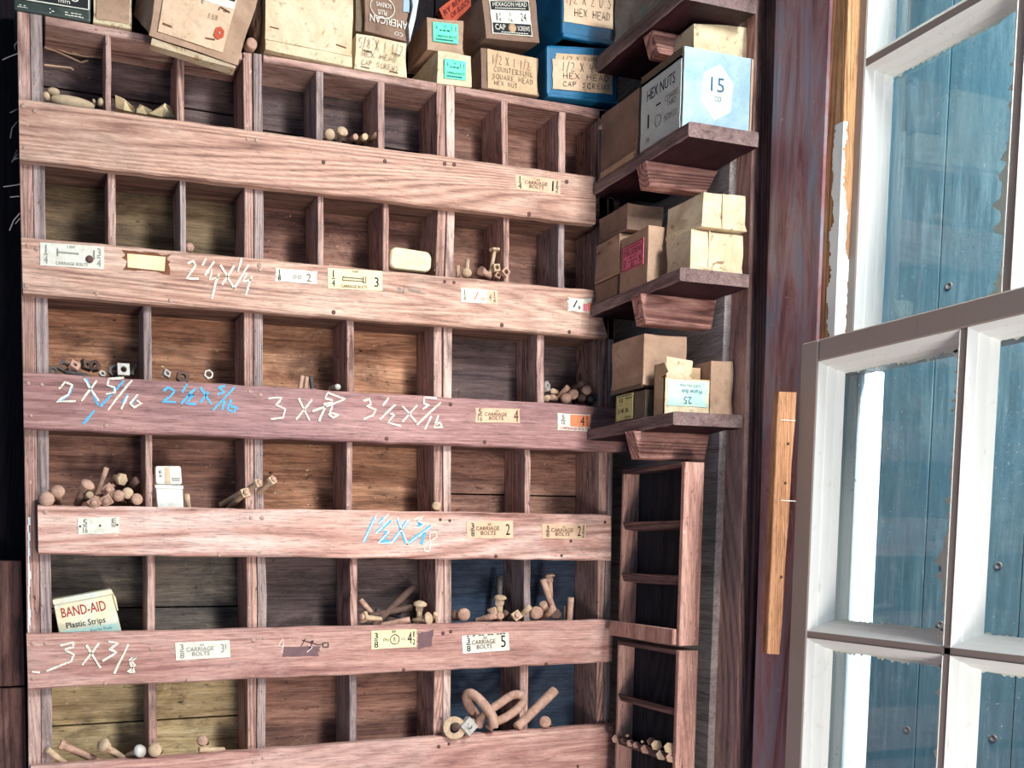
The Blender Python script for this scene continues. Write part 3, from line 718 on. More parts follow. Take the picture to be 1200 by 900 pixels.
# chalk writing --------------------------------------------------------------
def chalk(zoom, strokes, mat, wd=0.0026, name='chalk_writing', label=None):
    ox, oy, s = zoom; m = MB()
    for st in strokes:
        pts = [P(ox+a/s, oy+b/s, y=-RT) for a, b in st]
        fine = []
        for i in range(len(pts)-1):
            for t in (0, .34, .67): fine.append(pts[i].lerp(pts[i+1], t)+V((random.uniform(-.0003, .0003), 0, random.uniform(-.0003, .0003))))
        fine.append(pts[-1]); m.ribbon(fine, wd, (0, -1, 0), 0.0003 if mat == 'chalk_blue' else 0.0008)
    o = m.build(name, mat, cab)
    if label: o['label'] = label
Z1, Z2, Z3, Z4, Z5 = (0, 240, 3.75), (0, 430, 3.75), (260, 430, 4.2857), (480, 560, 4.615), (0, 640, 3.4625)
chalk(Z1, [[(825, 258), (850, 246), (858, 268), (820, 325), (872, 325)], [(906, 235), (888, 268)], [(940, 250), (900, 312)], [(930, 285), (922, 330), (962, 318)], [(962, 303), (945, 350), (930, 414)],
  [(968, 265), (1030, 372)], [(1030, 268), (975, 352)], [(1062, 235), (1045, 295)], [(1092, 265), (1025, 372)], [(1085, 300), (1068, 338), (1108, 330)], [(1106, 312), (1092, 355), (1080, 398)]], 'chalk_white', label='white chalk 2 1/4 X 1/4')
chalk(Z2, [[(318, 85), (300, 125), (255, 152)], [(375, 48), (405, 110), (432, 168)], [(475, 82), (500, 92), (505, 110), (480, 122)], [(545, 60), (490, 120), (440, 175)], [(415, 192), (365, 252)], [(560, 120), (540, 160)], [(600, 130), (575, 160)]], 'chalk_blue', 0.0030, label='blue chalk under the 2 X 5/16')
chalk(Z2, [[(258, 98), (285, 68), (318, 80), (300, 122), (248, 153), (332, 150)], [(370, 52), (400, 100), (434, 150)], [(425, 60), (358, 150)], [(478, 52), (545, 48)], [(478, 52), (472, 80), (505, 90), (505, 112), (465, 120)], [(580, 58), (528, 120), (475, 190)], [(560, 128), (533, 186)], [(605, 122), (572, 160), (590, 178), (622, 160), (600, 148)]], 'chalk_white', 0.0024, label='white chalk 2 X 5/16')
chalk(Z2, [[(718, 105), (740, 90), (766, 105), (750, 130), (712, 152), (772, 155)], [(822, 75), (800, 112)], [(857, 95), (795, 162)], [(826, 128), (852, 120), (818, 162), (862, 163)], [(880, 90), (930, 165)], [(915, 110), (878, 156)],
  [(990, 83), (960, 90), (985, 110), (955, 122)], [(1032, 88), (935, 190)], [(988, 148), (975, 190)], [(1016, 142), (998, 185), (1025, 200), (1042, 180), (1010, 170)]], 'chalk_blue', 0.003, label='blue chalk 2 1/2 X 5/16')
chalk(Z3, [[(232, 158), (300, 155), (272, 192), (318, 212), (308, 255), (245, 262)], [(385, 158), (440, 270)], [(452, 165), (372, 264)], [(530, 130), (620, 162)], [(530, 130), (518, 160), (550, 165), (552, 180), (510, 188)], [(612, 165), (455, 222)], [(520, 195), (488, 272)], [(555, 195), (538, 240), (560, 255), (586, 240), (545, 232)]], 'chalk_white', label='white chalk 3 X 5/16')
chalk(Z3, [[(710, 172), (740, 160), (748, 188), (725, 196), (772, 215), (758, 245), (710, 262)], [(837, 156), (806, 196)], [(870, 188), (792, 264)], [(845, 238), (870, 235), (833, 280), (900, 297)], [(905, 195), (975, 278)], [(980, 193), (906, 276)], [(1015, 153), (1078, 158)], [(1015, 155), (1013, 185), (1040, 190), (1008, 212)], [(1098, 178), (978, 292)], [(1052, 248), (1018, 314)], [(1087, 243), (1066, 306), (1107, 302), (1095, 280), (1068, 290)]], 'chalk_white', label='white chalk 3 1/2 X 5/16')
chalk(Z3, [[(768, 755), (712, 880)], [(812, 755), (790, 790)], [(848, 770), (775, 832)], [(815, 830), (832, 840), (790, 880), (845, 880)], [(885, 765), (925, 885)], [(930, 775), (860, 875)], [(985, 770), (1000, 790), (985, 800)], [(1050, 800), (935, 885)], [(1020, 830), (1000, 890)]], 'chalk_blue', 0.0052, label='broad blue chalk under the 1 1/2 X 3/8')
chalk(Z3, [[(777, 742), (708, 882)], [(836, 740), (785, 790)], [(852, 755), (770, 838)], [(815, 818), (842, 825), (783, 886), (852, 884)], [(880, 752), (932, 892)], [(942, 762), (853, 882)], [(962, 765), (1010, 753), (985, 776), (1017, 787), (998, 806), (962, 806)], [(1072, 788), (928, 892)]], 'chalk_white', 0.0018, label='white chalk 1 1/2 X 3/8')
chalk(Z4, [[(110, 345), (146, 320), (138, 290), (108, 302), (106, 342), (74, 372), (82, 398), (106, 395), (112, 345)]], 'chalk_white', 0.0018, label='white chalk 8 of 3/8')
chalk(Z5, [[(245, 402), (297, 390), (298, 408), (260, 420), (300, 440), (288, 468), (188, 507)], [(350, 400), (408, 494)], [(402, 394), (333, 482)], [(440, 386), (478, 394), (442, 420), (475, 430), (415, 466)], [(522, 398), (463, 517)], [(552, 448), (525, 460), (548, 482), (520, 510), (545, 512), (527, 470), (552, 448)], [(130, 509), (162, 512)]], 'chalk_white', 0.0028, label='white chalk 3 X 3/8')
chalk((280, 640, 3.4615), [[(180, 370), (160, 405), (180, 410)], [(182, 385), (172, 432)], [(282, 402), (298, 410), (275, 430)]], 'chalk_white', 0.0008, label='faint chalk 4')
chalk((280, 640, 3.4615), [[(270, 375), (250, 408)], [(283, 392), (302, 382), (284, 415)], [(255, 380), (320, 400), (342, 396)], [(340, 392), (362, 392), (362, 410), (340, 408), (340, 392)]], 'ink', 0.001, 'pencil_writing', 'dark pencil scrawl')
chalk((280, 240, 3.75), [[(695, 365), (712, 370), (698, 385), (715, 387)], [(728, 362), (722, 388)], [(740, 368), (800, 380)], [(745, 378), (820, 392)]], 'ink_grey', 0.0009, 'pencil_writing', 'faint pencil scrawl')
# smudges
for px4 in (((332, 758), (376, 757), (374, 769), (330, 770)), ((489, 742), (509, 737), (506, 757), (490, 762))):
    o = card(quad_y(px4, -RT), 0.0003, 'dark_smudge', 'smudge', cab, 0.12, px4[0][0])
# paper labels ---------------------------------------------------------------
def plabel(px4, mat, inks, label, rag=0.03, seed=1, extra=()):
    q = quad_y(px4, -RT-0.0002); o = card(q, 0.0006, 'paper_label', mat, cab, rag, seed); o['label'] = label
    q2 = [p+V((0, -.0006, 0)) for p in q]
    for (u0, v0, u1, v1, mm) in extra:
        card(sub(q2, u0, v0, u1, v1), 0.0003, 'printed_panel', mm, o)
    for mm, lines in inks:
        m = MB(); text_into(m, q2, lines); m.build('lettering', mm, o)
    return o, q2
def frac(a, b, u0, u1, lo=.1, hi=.9): return [(a, u0, .55, u1, hi), ('-', u0, .47, u1, .51), (b, u0, lo, u1, .43)]
o, q = plabel(((47, 284), (122, 289), (122, 316), (47, 311)), 'paper_white', [('ink_grey', frac('1', '4', .06, .12)+[('100', .42, .82, .54, .94), ('CARRIAGE BOLTS', .24, .08, .74, .22), ('1', .82, .4, .86, .8)]+frac('3', '4', .89, .95))], 'white card label 1/4 1 3/4 with a nail through it', 0.01)
m = MB(); m.ribbon([bil(q, .27, .62), bil(q, .6, .60)], .0016, (0, -1, 0), .0004); m.ribbon([bil(q, .27, .45), bil(q, .27, .78)], .0016, (0, -1, 0), .0004); m.build('bolt_print', 'ink_grey', o)
m = MB(); m.lathe(bil(q, .77, .40), (0, -1, 0), [(-.0005, .0045), (.0018, .0042), (.0022, .002), (.0022, .0002)], 14); m.build('nail', 'nail_dark', o)
plabel(((143, 293), (201, 298), (199, 322), (144, 316)), 'torn_brown', [], 'torn brown remains of a glued label', 0.22, 4, ((.10, .14, .88, .84, 'paper_cream'),))
plabel(((322, 314), (372, 318), (372, 333), (322, 330)), 'paper_white', [('ink', frac('1', '8', .07, .14)), ('ink_faded', [('O', .42, .3, .5, .58), ('O', .54, .3, .62, .58), ('2', .74, .15, .85, .75)])], 'scuffed white label 1/4 2', 0.10, 8)
o, q = plabel(((384, 314), (448, 318), (448, 341), (384, 338)), 'paper_cream', [('ink', frac('1', '4', .07, .13)+[('3', .85, .18, .93, .66)]), ('ink_brown', [('100', .45, .84, .56, .95), ('CARRIAGE BOLTS', .24, .07, .72, .22)])], 'cream label 1/4 3 carriage bolts with a bolt drawing', 0.01)
m = MB()
for s_ in ([(.28, .58), (.66, .55)], [(.28, .44), (.66, .42)], [(.28, .40), (.26, .5), (.28, .64)], [(.64, .36), (.64, .64), (.69, .64), (.69, .36), (.64, .36)]): m.ribbon([bil(q, *a) for a in s_], .0012, (0, -1, 0), .0004)
m.build('bolt_print', 'ink_faded', o)
plabel(((540, 337), (583, 341), (583, 357), (540, 354)), 'paper_white', [('ink_faded', frac('1', '4', .06, .13)), ('ink_brown', [('4', .76, .3, .82, .7)]+frac('1', '4', .87, .94)), ('print_orange', [('/', .35, .25, .48, .8), ('10', .5, .2, .66, .45)])], 'small white label with an orange end', 0.02, 3, ((.71, .04, .99, .96, 'paper_peach'),))
o, q = plabel(((665, 348), (694, 350), (694, 367), (665, 365)), 'paper_white', [('ink', [('/', .2, .3, .4, .8), ('6', .42, .2, .5, .5)])], 'torn white and pink label by the shelf', 0.16, 5, ((.62, .1, .78, .6, 'paper_pink'), (.8, .1, .95, .7, 'paper_orange')))
CARR = lambda top='50': [(top, .44, .74, .53, .88), ('CARRIAGE', .20, .46, .70, .70), ('BOLTS', .30, .20, .62, .43)]
plabel(((604, 205), (657, 211), (656, 228), (604, 222)), 'paper_peach', [('ink', frac('1', '4', .05, .13, .08, .95)+[('1', .80, .15, .85, .85)]+frac('1', '2', .88, .96)), ('ink_brown', CARR('100'))], 'peach label 1/4 carriage bolts 1 1/2', 0.02)
plabel(((557, 478), (609, 479), (609, 496), (557, 495)), 'paper_peach', [('ink_brown', frac('5', '16', .05, .15, .08, .95)+[('4', .86, .1, .96, .9)]+CARR())], 'peach label 5/16 carriage bolts 4', 0.03, 2)
plabel(((653, 484), (692, 486), (692, 506), (653, 504)), 'paper_white', [('ink', [('5', .12, .64, .22, .9), ('-', .10, .55, .24, .59), ('16', .10, .34, .24, .52), ('4', .68, .34, .80, .86)]+[('1', .87, .64, .9, .9), ('2', .85, .34, .93, .56)]), ('ink_red', [('CARRIAGE BOLTS', .08, .06, .92, .22)])], 'white and orange label 5/16 4 1/2', 0.03, 6, ((.38, .26, .98, .94, 'paper_orange'),))
o, q = plabel(((90, 607), (140, 605), (140, 625), (91, 627)), 'paper_white', [('ink_faded', frac('5', '16', .14, .24)+[('E', .82, .62, .92, .88), ('W', .80, .35, .92, .58)])], 'scuffed white label 5/16 tacked to the short rail', 0.06, 9)
m = MB()
for u, v in ((.07, .5), (.54, .5), (.95, .5)): m.lathe(bil(q, u, v), (0, -1, 0), [(-.0003, .0013), (.0008, .0013), (.001, .0002)], 8)
m.build('tack', 'iron', o)
plabel(((546, 611), (601, 610), (601, 631), (547, 631)), 'paper_peach', [('ink', frac('3', '8', .08, .18, .12, .9)+[('2', .84, .2, .93, .82)]), ('ink_brown', CARR())], 'peach label 3/8 carriage bolts 2', 0.01)
plabel(((635, 614), (687, 614), (686, 632), (635, 631)), 'paper_peach', [('ink', frac('3', '8', .07, .18, .12, .9)+[('2', .80, .2, .88, .86)]+frac('1', '2', .90, .97, .12, .92)), ('ink_brown', CARR())], 'peach label 3/8 carriage bolts 2 1/2', 0.01, 3)
plabel(((205, 753), (269, 750), (270, 770), (206, 774)), 'paper_white', [('ink_grey', frac('3', '8', .08, .16)+CARR()+[('3', .83, .3, .89, .8), ('1', .91, .5, .93, .8)])], 'faded white label carriage bolts 3 1/2', 0.01)
o, q = plabel(((435, 739), (488, 737), (488, 758), (435, 761)), 'paper_cream', [('ink', frac('3', '8', .06, .15, .08, .88)+[('4', .80, .2, .89, .85), ('1', .92, .55, .95, .88), ('2', .91, .15, .97, .45), ('50', .42, .84, .56, .98)]), ('ink_faded', [('(bu', .26, .35, .38, .6), ('R', .49, .36, .54, .6), ('o)', .66, .36, .74, .6)])], 'cream label 3/8 4 1/2 with a circle', 0.01)
m = MB(); m.ribbon([bil(q, .515+.10*math.cos(a*math.pi/8), .48+.26*math.sin(a*math.pi/8)) for a in range(17)], .0009, (0, -1, 0), .0004); m.build('circle_print', 'ink_brown', o)
plabel(((541, 745), (596, 741), (597, 762), (542, 766)), 'paper_white', [('ink', frac('3', '8', .08, .18, .1, .86)+[('5', .82, .2, .92, .86), ('- - -- -- ---', .10, .93, .92, .98)]), ('ink_brown', CARR())], 'white label 3/8 carriage bolts 5', 0.01)

# ================================================================== WALL SHELVES AT THE CORNER
XS, WX = 0.757, 0.866
SH = []
def wall_shelf(label, tl, tr, bl, br_, bracket, yb, ref='top'):
    A = P(*tl, x=XS); y0 = A.y; B = P(*tr, y=y0); D = P(*bl, x=XS)
    zt_, zb_ = A.z, P(*bl, y=y0).z
    x1 = min(B.x, WX-.004)
    t = thing('wall_shelf', label, 'shelf', (XS+0.05, -0.09, zb_), 'short plank shelves in the corner')
    m = MB()
    n = 12; rg = []; rnd = random.Random(int(zt_*1000))
    for i in range(n+1):
        y = y0+(-0.017-y0)*i/n; j = rnd.uniform(-.0008, .0008)
        rg.append([V((XS+j, y, zt_-.0015)), V((XS+.002+j, y, zt_)), V((x1, y, zt_)), V((x1, y, zb_+j)), V((XS+.002, y, zb_+j)), V((XS+j, y, zb_+.002))])
    m.rings(rg, True, False); pl = m.build('plank', 'shelf_red', t, 0.0006)
    pl.data.materials.append(M['shelf_under_shade'])
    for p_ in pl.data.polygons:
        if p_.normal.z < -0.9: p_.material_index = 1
    yb = P(bracket[1][0], bracket[1][1], x=WX-.003).y
    m = MB()
    q = [P(*p, y=yb) for p in bracket]
    zz = zb_-.0005
    q[0].z = q[1].z = zz; q[1].x = min(q[1].x, WX-.003); q[2].x = min(q[2].x, WX-.003); q[2].z = q[3].z
    m.prism(q, [p+V((-.001, .020, 0)) for p in q]); m.build('bracket', 'bracket', t, 0.0012)
    SH.append((t, y0, zt_, x1)); return t
wall_shelf('topmost corner plank shelf, cut by the top edge, carrying a dirty grey box', (803, -24), (896, -10), (806, -1), (896, 10), ((765, 34), (842, 48), (836, 72), (772, 62)), -0.118)
wall_shelf('corner plank shelf under the white-labelled hex nuts carton', (807, 142), (889, 157), (807.5, 160), (889, 176), ((757, 191), (842, 205), (828, 228), (762, 217)), -0.124)
wall_shelf('corner plank shelf with the pink-labelled box and two cream boxes', (797, 313), (878, 322), (798, 329), (878, 340), ((750.5, 353), (840, 360), (834, 386), (757, 379)), -0.127)
wall_shelf('lowest corner plank shelf, carrying the open carton, above the narrow rack', (789, 482), (872.5, 487), (789, 498), (872, 505), ((743, 510), (832, 516), (826, 541), (751, 537)), -0.128)

# ================================================================== BOXES
def soften(o, amt, seed):
    """hand-worn box: faces sag inwards a little, edges and corners are knocked in"""
    bm = bmesh.new(); bm.from_mesh(o.data)
    bmesh.ops.subdivide_edges(bm, edges=[e for e in bm.edges if e.calc_length() > 0.012], cuts=5, use_grid_fill=True)
    c = sum((v.co for v in bm.verts), V())/len(bm.verts); rnd = random.Random(seed); ph = [rnd.uniform(0, 6.3) for _ in range(6)]
    bm.normal_update(); mv = []
    for v in bm.verts:
        k = .5+.25*math.sin(v.co.x*90+ph[0]+2*math.sin(v.co.z*60+ph[1]))+.25*math.sin(v.co.z*110+ph[2]+v.co.y*70+ph[3])
        mv.append(-v.normal*amt*k)
    zlo = min(v.co.z for v in bm.verts)
    for v, d in zip(bm.verts, mv):
        if v.co.z > zlo+.004: v.co += d
    bm.to_mesh(o.data); bm.free()
def carton(name, label, front, dv, mat, cat='box', group=None, bevel=0.0012, lid=None, loc=None, flapmat=None, warp=0.0):
    """front: world quad TL TR BR BL; dv: vector from the front to the back"""
    dv = V(dv); back = [p+dv for p in front]
    base = (front[2]+front[3]+back[2]+back[3])/4
    t = thing(name, label, cat, base, group)
    m = MB(); m.prism([front[3], front[2], front[1], front[0]], [back[3], back[2], back[1], back[0]])
    body = m.build('body', mat, t, bevel, 2)
    soften(body, 0.0006 if cat == 'tin' else 0.0022, len(bpy.data.objects))
    left = [back[0], front[0], front[3], back[3]]
    if lid:                                   # telescoping lid: a slightly larger cap round the top part of the box
        n = facing(front)*0.0012; ln = facing(left)*0.0012; up = (front[0]-front[3]).normalized()*0.0008
        k = lid
        f2 = [front[0]+n+ln+up, front[1]+n-ln+up, front[1].lerp(front[2], k)+n-ln, front[0].lerp(front[3], k)+n+ln]
        b2 = [p+dv*1.0 for p in f2]
        m = MB(); m.prism([f2[3], f2[2], f2[1], f2[0]], [b2[3], b2[2], b2[1], b2[0]])
        m.build('lid', flapmat or mat, t, 0.001, 2)
        front = [front[0]+n, front[1]+n, front[2]+n, front[3]+n]; left = [p+ln for p in left]
    return t, front, left
def staples(t, q, L):
    for (u, v, uu, vv) in L:
        m = MB(); m.ribbon([bil(q, u, v), bil(q, uu, vv)], .0016, facing(q), .0004, .0008); m.build('staple', 'staple', t)
def lblock(t, q, r, mat, inks, rag=0.0, seed=1, th=0.0006, name='label', flip=False, hand=None, wd=.0009):
    qq = sub(q, *r); o = card(qq, th, name, mat, t, rag, seed); n = facing(qq); q2 = [p+n*th for p in qq]
    for mm, lines in inks:
        m = MB(); text_into(m, q2, lines, flip, .0004); m.build('lettering', mm, o)
    if hand:
        m = MB(); hand_into(m, q2, hand[1], wd); m.build('handwriting', hand[0], o)
    return o, q2
Y0 = -0.003
def fq(px4, y=Y0): return quad_y(px4, y)
G1 = 'boxes along the cabinet top'
# dark printed tin, top left
t, q, l = carton('printed_tin', 'dark green printed tin cut by the top edge at the far left', fq(((14, -34), (107, -19), (106.5, 26), (16, 11))), (0, .085, 0), 'tin_green', 'tin', G1, .003)
o, q2 = lblock(t, q, (.03, .30, .97, .98), 'paper_black', [('print_white', [('N', .62, .30, .72, .62), ('S', .76, .22, .86, .56), ('w', .46, .18, .56, .34), ('mm', .58, .10, .74, .22), ('-- ---- -- ---', .06, .10, .38, .16)]), ('print_orange', [('***', .34, .20, .44, .5)])], name='printed_panel')
m = MB()
for a, b in (((.0, .0), (1, .0)), ((1, .0), (1, 1))): m.ribbon([bil(q2, *a), bil(q2, *b)], .0014, facing(q2))
text_into(m, q, [('-=-=-', .05, .08, .18, .15), (':-', .46, .05, .52, .18), ('=-===-', .66, .06, .90, .16)]); m.build('lettering', 'print_white', t)
# bordered cream box
t, q, l = carton('carton', 'small cream-edged box with a plain tan panel, beside the green tin', fq(((109, -26), (156.5, -17), (154.5, 34), (109, 26))), (0, .08, 0), 'card_cream', 'box', G1)
lblock(t, q, (.08, .09, .92, 1.0), 'card_tan', [], .01, name='panel')
# tilted carton with torn bottom
qt = fq(((186, -40), (304, -4), (279, 77), (174, 42)), -0.038)
t, q, l = carton('carton', 'tilted battered carton with a hexagon head label hanging over the cabinet edge', qt, (-.010, .078, .062), 'card_tan', 'box', G1)
o, q2 = lblock(t, q, (.09, .10, .80, 1.0), 'paper_peach', [('ink_faded', [('5 5/8', .66, .44, .80, .52)]), ('ink', [('1', .22, .66, .25, .72), ('c', .52, .63, .56, .68), ('1 8', .78, .60, .90, .66)])], .01, 3)
n = facing(q2)
for i, (r, mm) in enumerate((((.22, .68, .99, .99), 'paper_white'), ((.24, .80, .975, .97), 'paper_black'))):
    qq = [p+n*.0003*(i+1) for p in sub(q2, *r)]; c_ = card(qq, .0003, 'printed_panel', mm, t)
    if i: m = MB(); text_into(m, qq, [('HEXAGON HEAD', .05, .36, .96, .86), ('---------------------', .2, .12, .96, .2)]); m.build('lettering', 'print_white', c_)
m = MB(); pq = [p+n*.0006 for p in sub(q2, .80, .16, .95, .37)]
ring = [bil(pq, *a) for a in ((.0, .2), (.5, .0), (1, .3), (.95, .75), (.5, 1), (.05, .8))]; m.prism([p+n*.0005 for p in ring], ring); m.build('patch', 'card_orange', t)
m = MB(); m.lathe(bil(pq, .5, .5)+n*.0008, n, [(0, .0014), (.001, .001), (.001, .0001)], 8); m.build('rivet', 'zinc', t)
staples(t, q2, [((.05), .86, .18, .86), (.05, .14, .19, .13), (.70, .13, .84, .15), (.80, .66, .95, .62)])
m = MB(); b0, b1 = q[3].lerp(q[2], .04), q[3].lerp(q[2], .98); dn = (q[3]-q[0]).normalized()
m.prism([b0+n*-.002, b1+n*-.002, b1+dn*.002+n*-.004, b0.lerp(b1, .6)+dn*.004+n*-.006, b0+dn*.006+n*-.006], [p-n*.022 for p in (b0+n*-.002, b1+n*-.002, b1+dn*.002, b0.lerp(b1, .6)+dn*.003, b0+dn*.004)])
m.build('torn_flap', 'card_pale', t)
t, q, l = carton('carton', 'pale box end showing behind the top of the tilted carton', fq(((238, -45), (288, -36), (286, 14), (238, 0)), 0.055), (0, .035, 0), 'card_cream', 'box', G1)
# crumpled paper between cartons
def crumple(name, label, cat, c, s, mat, seed, group=None):
    bm = bmesh.new(); bmesh.ops.create_icosphere(bm, subdivisions=3, radius=1); rnd = random.Random(seed)
    ax = [V((rnd.uniform(-1, 1), rnd.uniform(-1, 1), rnd.uniform(-1, 1))).normalized() for _ in range(14)]
    m = MB(); vs = []
    for v in bm.verts:
        k = 1.0
        for i, a in enumerate(ax): k += 0.16*abs(((v.co.dot(a)*2.3+i) % 1.0)-0.5)-.03
        vs.append(V(c)+V((v.co.x*s[0]*k, v.co.y*s[1]*k, v.co.z*s[2]*k)))
    m.add(vs, [tuple(x.index for x in f.verts) for f in bm.faces]); bm.free()
    o = m.build(name, mat); return tag(o, label, cat, group)
crumple('crumpled_paper', 'wad of crumpled brown paper between the tilted and the large cream cartons', 'paper', P(299, 22, y=.035), (.008, .02, .030), 'card_brown', 5)
o = MB(); o.lathe(P(295, 51, y=-0.002), (0.1, -1, 0.05), [(-.012, .0070), (0, .0074), (.002, .006), (.002, .0003)], 14)
tag(o.build('wooden_plug', 'rust'), 'round brown plug below the crumpled paper wad', 'plug')
# large cream carton
t, q, l = carton('carton', 'largest cream carton on the cabinet top, stained and stapled', fq(((311, -52), (416, -34), (413, 79), (310.5, 58)), -.004), (0, .088, 0), 'card_cream', 'box', G1, flapmat='card_pale')
lblock(t, q, (.0, .11, .985, 1.0), 'card_pale', [], .008, 4, name='flap')
staples(t, q, [(.05, .25, .15, .245), (.80, .20, .92, .185)])
# dark box + american box + cream handwritten box
t, q, l = carton('carton', 'narrow dark box squeezed in beside the large cream carton', fq(((416.5, -20), (426, -18), (426, 38), (416.5, 36)), .012), (0, .06, 0), 'card_dark', 'box', G1)
t, qf, lf = carton('carton', 'cream box handwritten 5/8 hex head cap screws, under the brown box', fq(((417, 38), (477.6, 49.6), (477, 91.5), (415, 80))), (0, .085, 0), 'card_pale', 'box', G1)
m = MB(); hand_into(m, qf, [('5/8 X 1 1/2', .06, .60, .92, .88), ('HEX HEAD', .12, .38, .80, .52), ('CAP SCREWS', .12, .14, .84, .28)], .0005)
for a in ([(.15, .55), (.32, .54)], [(.7, .62), (.86, .58)], [(.12, .08), (.28, .07)], [(.66, .10), (.82, .09)]): m.ribbon([bil(qf, *p) for p in a], .0012, facing(qf))
m.build('handwriting', 'ink_brown', t)
qa = fq(((427, -36), (481, -26), (478, 49), (427, 36)), .004)
t, q, l = carton('carton', 'brown box with upside-down white printing and a circle emblem', qa, (0, .075, 0), 'card_brown', 'box', G1)
m = MB(); text_into(m, q, [('AMERICAN', .03, .70, .88, .82), ('CO', .12, .89, .32, .95)], True)
text_into(m, q, [('PLUS', .50, .60, .70, .68), ('SCREWS', .40, .48, .74, .55)], True)
m.ribbon([bil(q, .40+.27*math.cos(a*math.pi/10), .44+.17*math.sin(a*math.pi/10)) for a in range(21)], .0009, facing(q)); m.build('lettering', 'print_white', t)
lblock(t, q, (.86, .45, 1.0, 1.0), 'paper_bluewhite', [], .05, 2, name='tape')
m = MB(); ring = [P(a, b, y=-.002) for a, b in ((482, -14), (493, -14), (487, 22), (480, 50), (479, 30), (484, 8))]
m.prism(ring, [p+V((0, .012, 0)) for p in ring]); tag(m.build('plastic_sheet', 'plastic'), 'crumpled grey plastic sheet hanging beside the brown printed box', 'plastic sheet')
# two boxes with mint labels
mint = lambda t, q, r: lblock(t, q, r, 'paper_mint', [('ink_green', [('4', .10, .60, .17, .84), ('50', .42, .76, .54, .86), ('-- --- ---', .26, .56, .66, .64), ('1 1', .72, .60, .90, .86), ('CARRIAGE BOLTS', .10, .24, .92, .36), ('-----------', .1, .08, .8, .16)])])
t, qh, l = carton('carton', 'lower pale cream box with a mint green label', fq(((512.7, 57.6), (553.6, 64.3), (553, 102.5), (512, 97.5)), -.002), (-.006, .086, 0), 'card_kraft' if 0 else 'card_pale', 'box', G1)
mint(t, qh, (.20, .18, .82, .76))
qg = fq(((500, 19.5), (543.7, 24), (543.7, 64), (500.7, 58)), .012)
zb_ = max(qh[0].z, qh[1].z)+.001
for i in (2, 3): qg[i].z = max(qg[i].z, zb_)
t, q, l = carton('carton', 'upper tan box with a mint green label, stacked on the pale one', qg, (0, .07, 0), 'card_tan', 'box', G1); mint(t, q, (.16, .28, .84, .86))
qo = fq(((514, 10), (552, -22), (554, 18), (528, 42)), .060)
t, q, l = carton('packet', 'orange-red printed packet leaning behind the two mint-labelled boxes', qo, (.004, .02, .004), 'card_orange', 'packet', G1)
m = MB(); text_into(m, q, [('RY REPAIR', .08, .66, .95, .84), ('OR BLOCK', .24, .42, .92, .60), ('-----', .5, .2, .9, .26)]); m.build('lettering', 'ink_maroon', t)
# hexagon head box on the handwritten tan box
t, qk, l = carton('carton', 'tan box with a handwritten 1/2 X 1 1/2 countersunk card', fq(((563, 54.5), (631, 68), (632, 113), (564, 103))), (0, .085, 0), 'card_brown', 'box', G1)
lblock(t, qk, (.11, .02, .96, .98), 'paper_tan', [], .01, 2, name='card', hand=('ink_faded', [('1/2 X 1 1/2', .08, .64, .86, .86), ('COUNTERSUNK', .12, .45, .92, .58), ('SQUARE HEAD', .08, .26, .92, .39), ('HEX NUT', .12, .10, .6, .21)]), wd=.0006)
qj = fq(((563.4, 1.6), (626.8, 1.5), (632.6, 57.8), (569, 52)), .002)
zb_ = max(qk[0].z, qk[1].z)+.001
for i in (2, 3): qj[i].z = max(qj[i].z, zb_-.006)
t, q, l = carton('carton', 'brown box with a black and white hexagon head cap screws label', [p+V((0, -.002, .007)) for p in qj], (-.012, .08, 0), 'card_brown', 'box', G1)
o, q2 = lblock(t, q, (.12, .12, .86, .88), 'paper_white', [('ink', [('1', .12, .40, .18, .62), ('3', .20, .54, .25, .63), ('8', .20, .39, .25, .48), ('5', .46, .56, .51, .65), ('16', .44, .38, .53, .48), ('24', .74, .42, .88, .64)])], .03, 3)
n = facing(q2)
for (r, lines) in (((.03, .72, .97, .97), [('HEXAGON HEAD', .05, .38, .95, .88), ('----------------', .1, .12, .9, .22)]), ((.03, .03, .97, .33), [('CAP', .05, .3, .32, .86), ('SCREWS', .64, .34, .96, .78), ('-----------', .2, .06, .9, .14)])):
    qq = [p+n*.0003 for p in sub(q2, *r)]; c_ = card(qq, .0003, 'printed_panel', 'paper_black', o and t)
    m = MB(); text_into(m, qq, lines); m.build('lettering', 'print_white', c_)
m = MB(); c0 = bil(q2, .5, .2); m.lathe(c0+n*.0006, n, [(0, .006), (.0004, .006), (.0004, .0005)], 14); m.build('emblem', 'paper_tan', t)
# blue tins
t, qm, l = carton('blue_tin', 'lower blue tin with a card handwritten 1/2 X 4 U.S hex head', fq(((640.5, 52), (724, 56), (723.5, 121), (641, 112.5)), -.004), (0, .088, 0), 'tin_blue', 'tin', G1, .004)
lblock(t, qm, (.12, .58, .98, .84), 'paper_tan', [], .03, 5, name='card', hand=('ink_faded', [('1/2 X 3', .1, .4, .5, .8), ('HEX HEAD', .52, .4, .95, .75)]))
lblock(t, [p+V((0, -.001, 0)) for p in qm], (.07, .14, .92, .72), 'paper_peach', [], .02, 6, name='card', hand=('ink', [('1/2 X 4 U.S', .14, .62, .98, .90), ('HEX HEAD', .16, .38, .94, .56), ('CAP SCREWS', .16, .12, .96, .28)]), wd=.0007)
qb_ = [bil(qm, 0, .0), bil(qm, 1, 0)]
m = MB(); m.prism([p+V((0, -.002, 0)) for p in sub(qm, 0, -.02, 1, .05)], [p+V((0, .09, 0)) for p in sub(qm, 0, -.02, 1, .05)]); m.build('rim', 'tin_blue', t, .001)
ql = fq(((659.5, -40), (719, -35), (718, 49), (659, 44)), -.002)
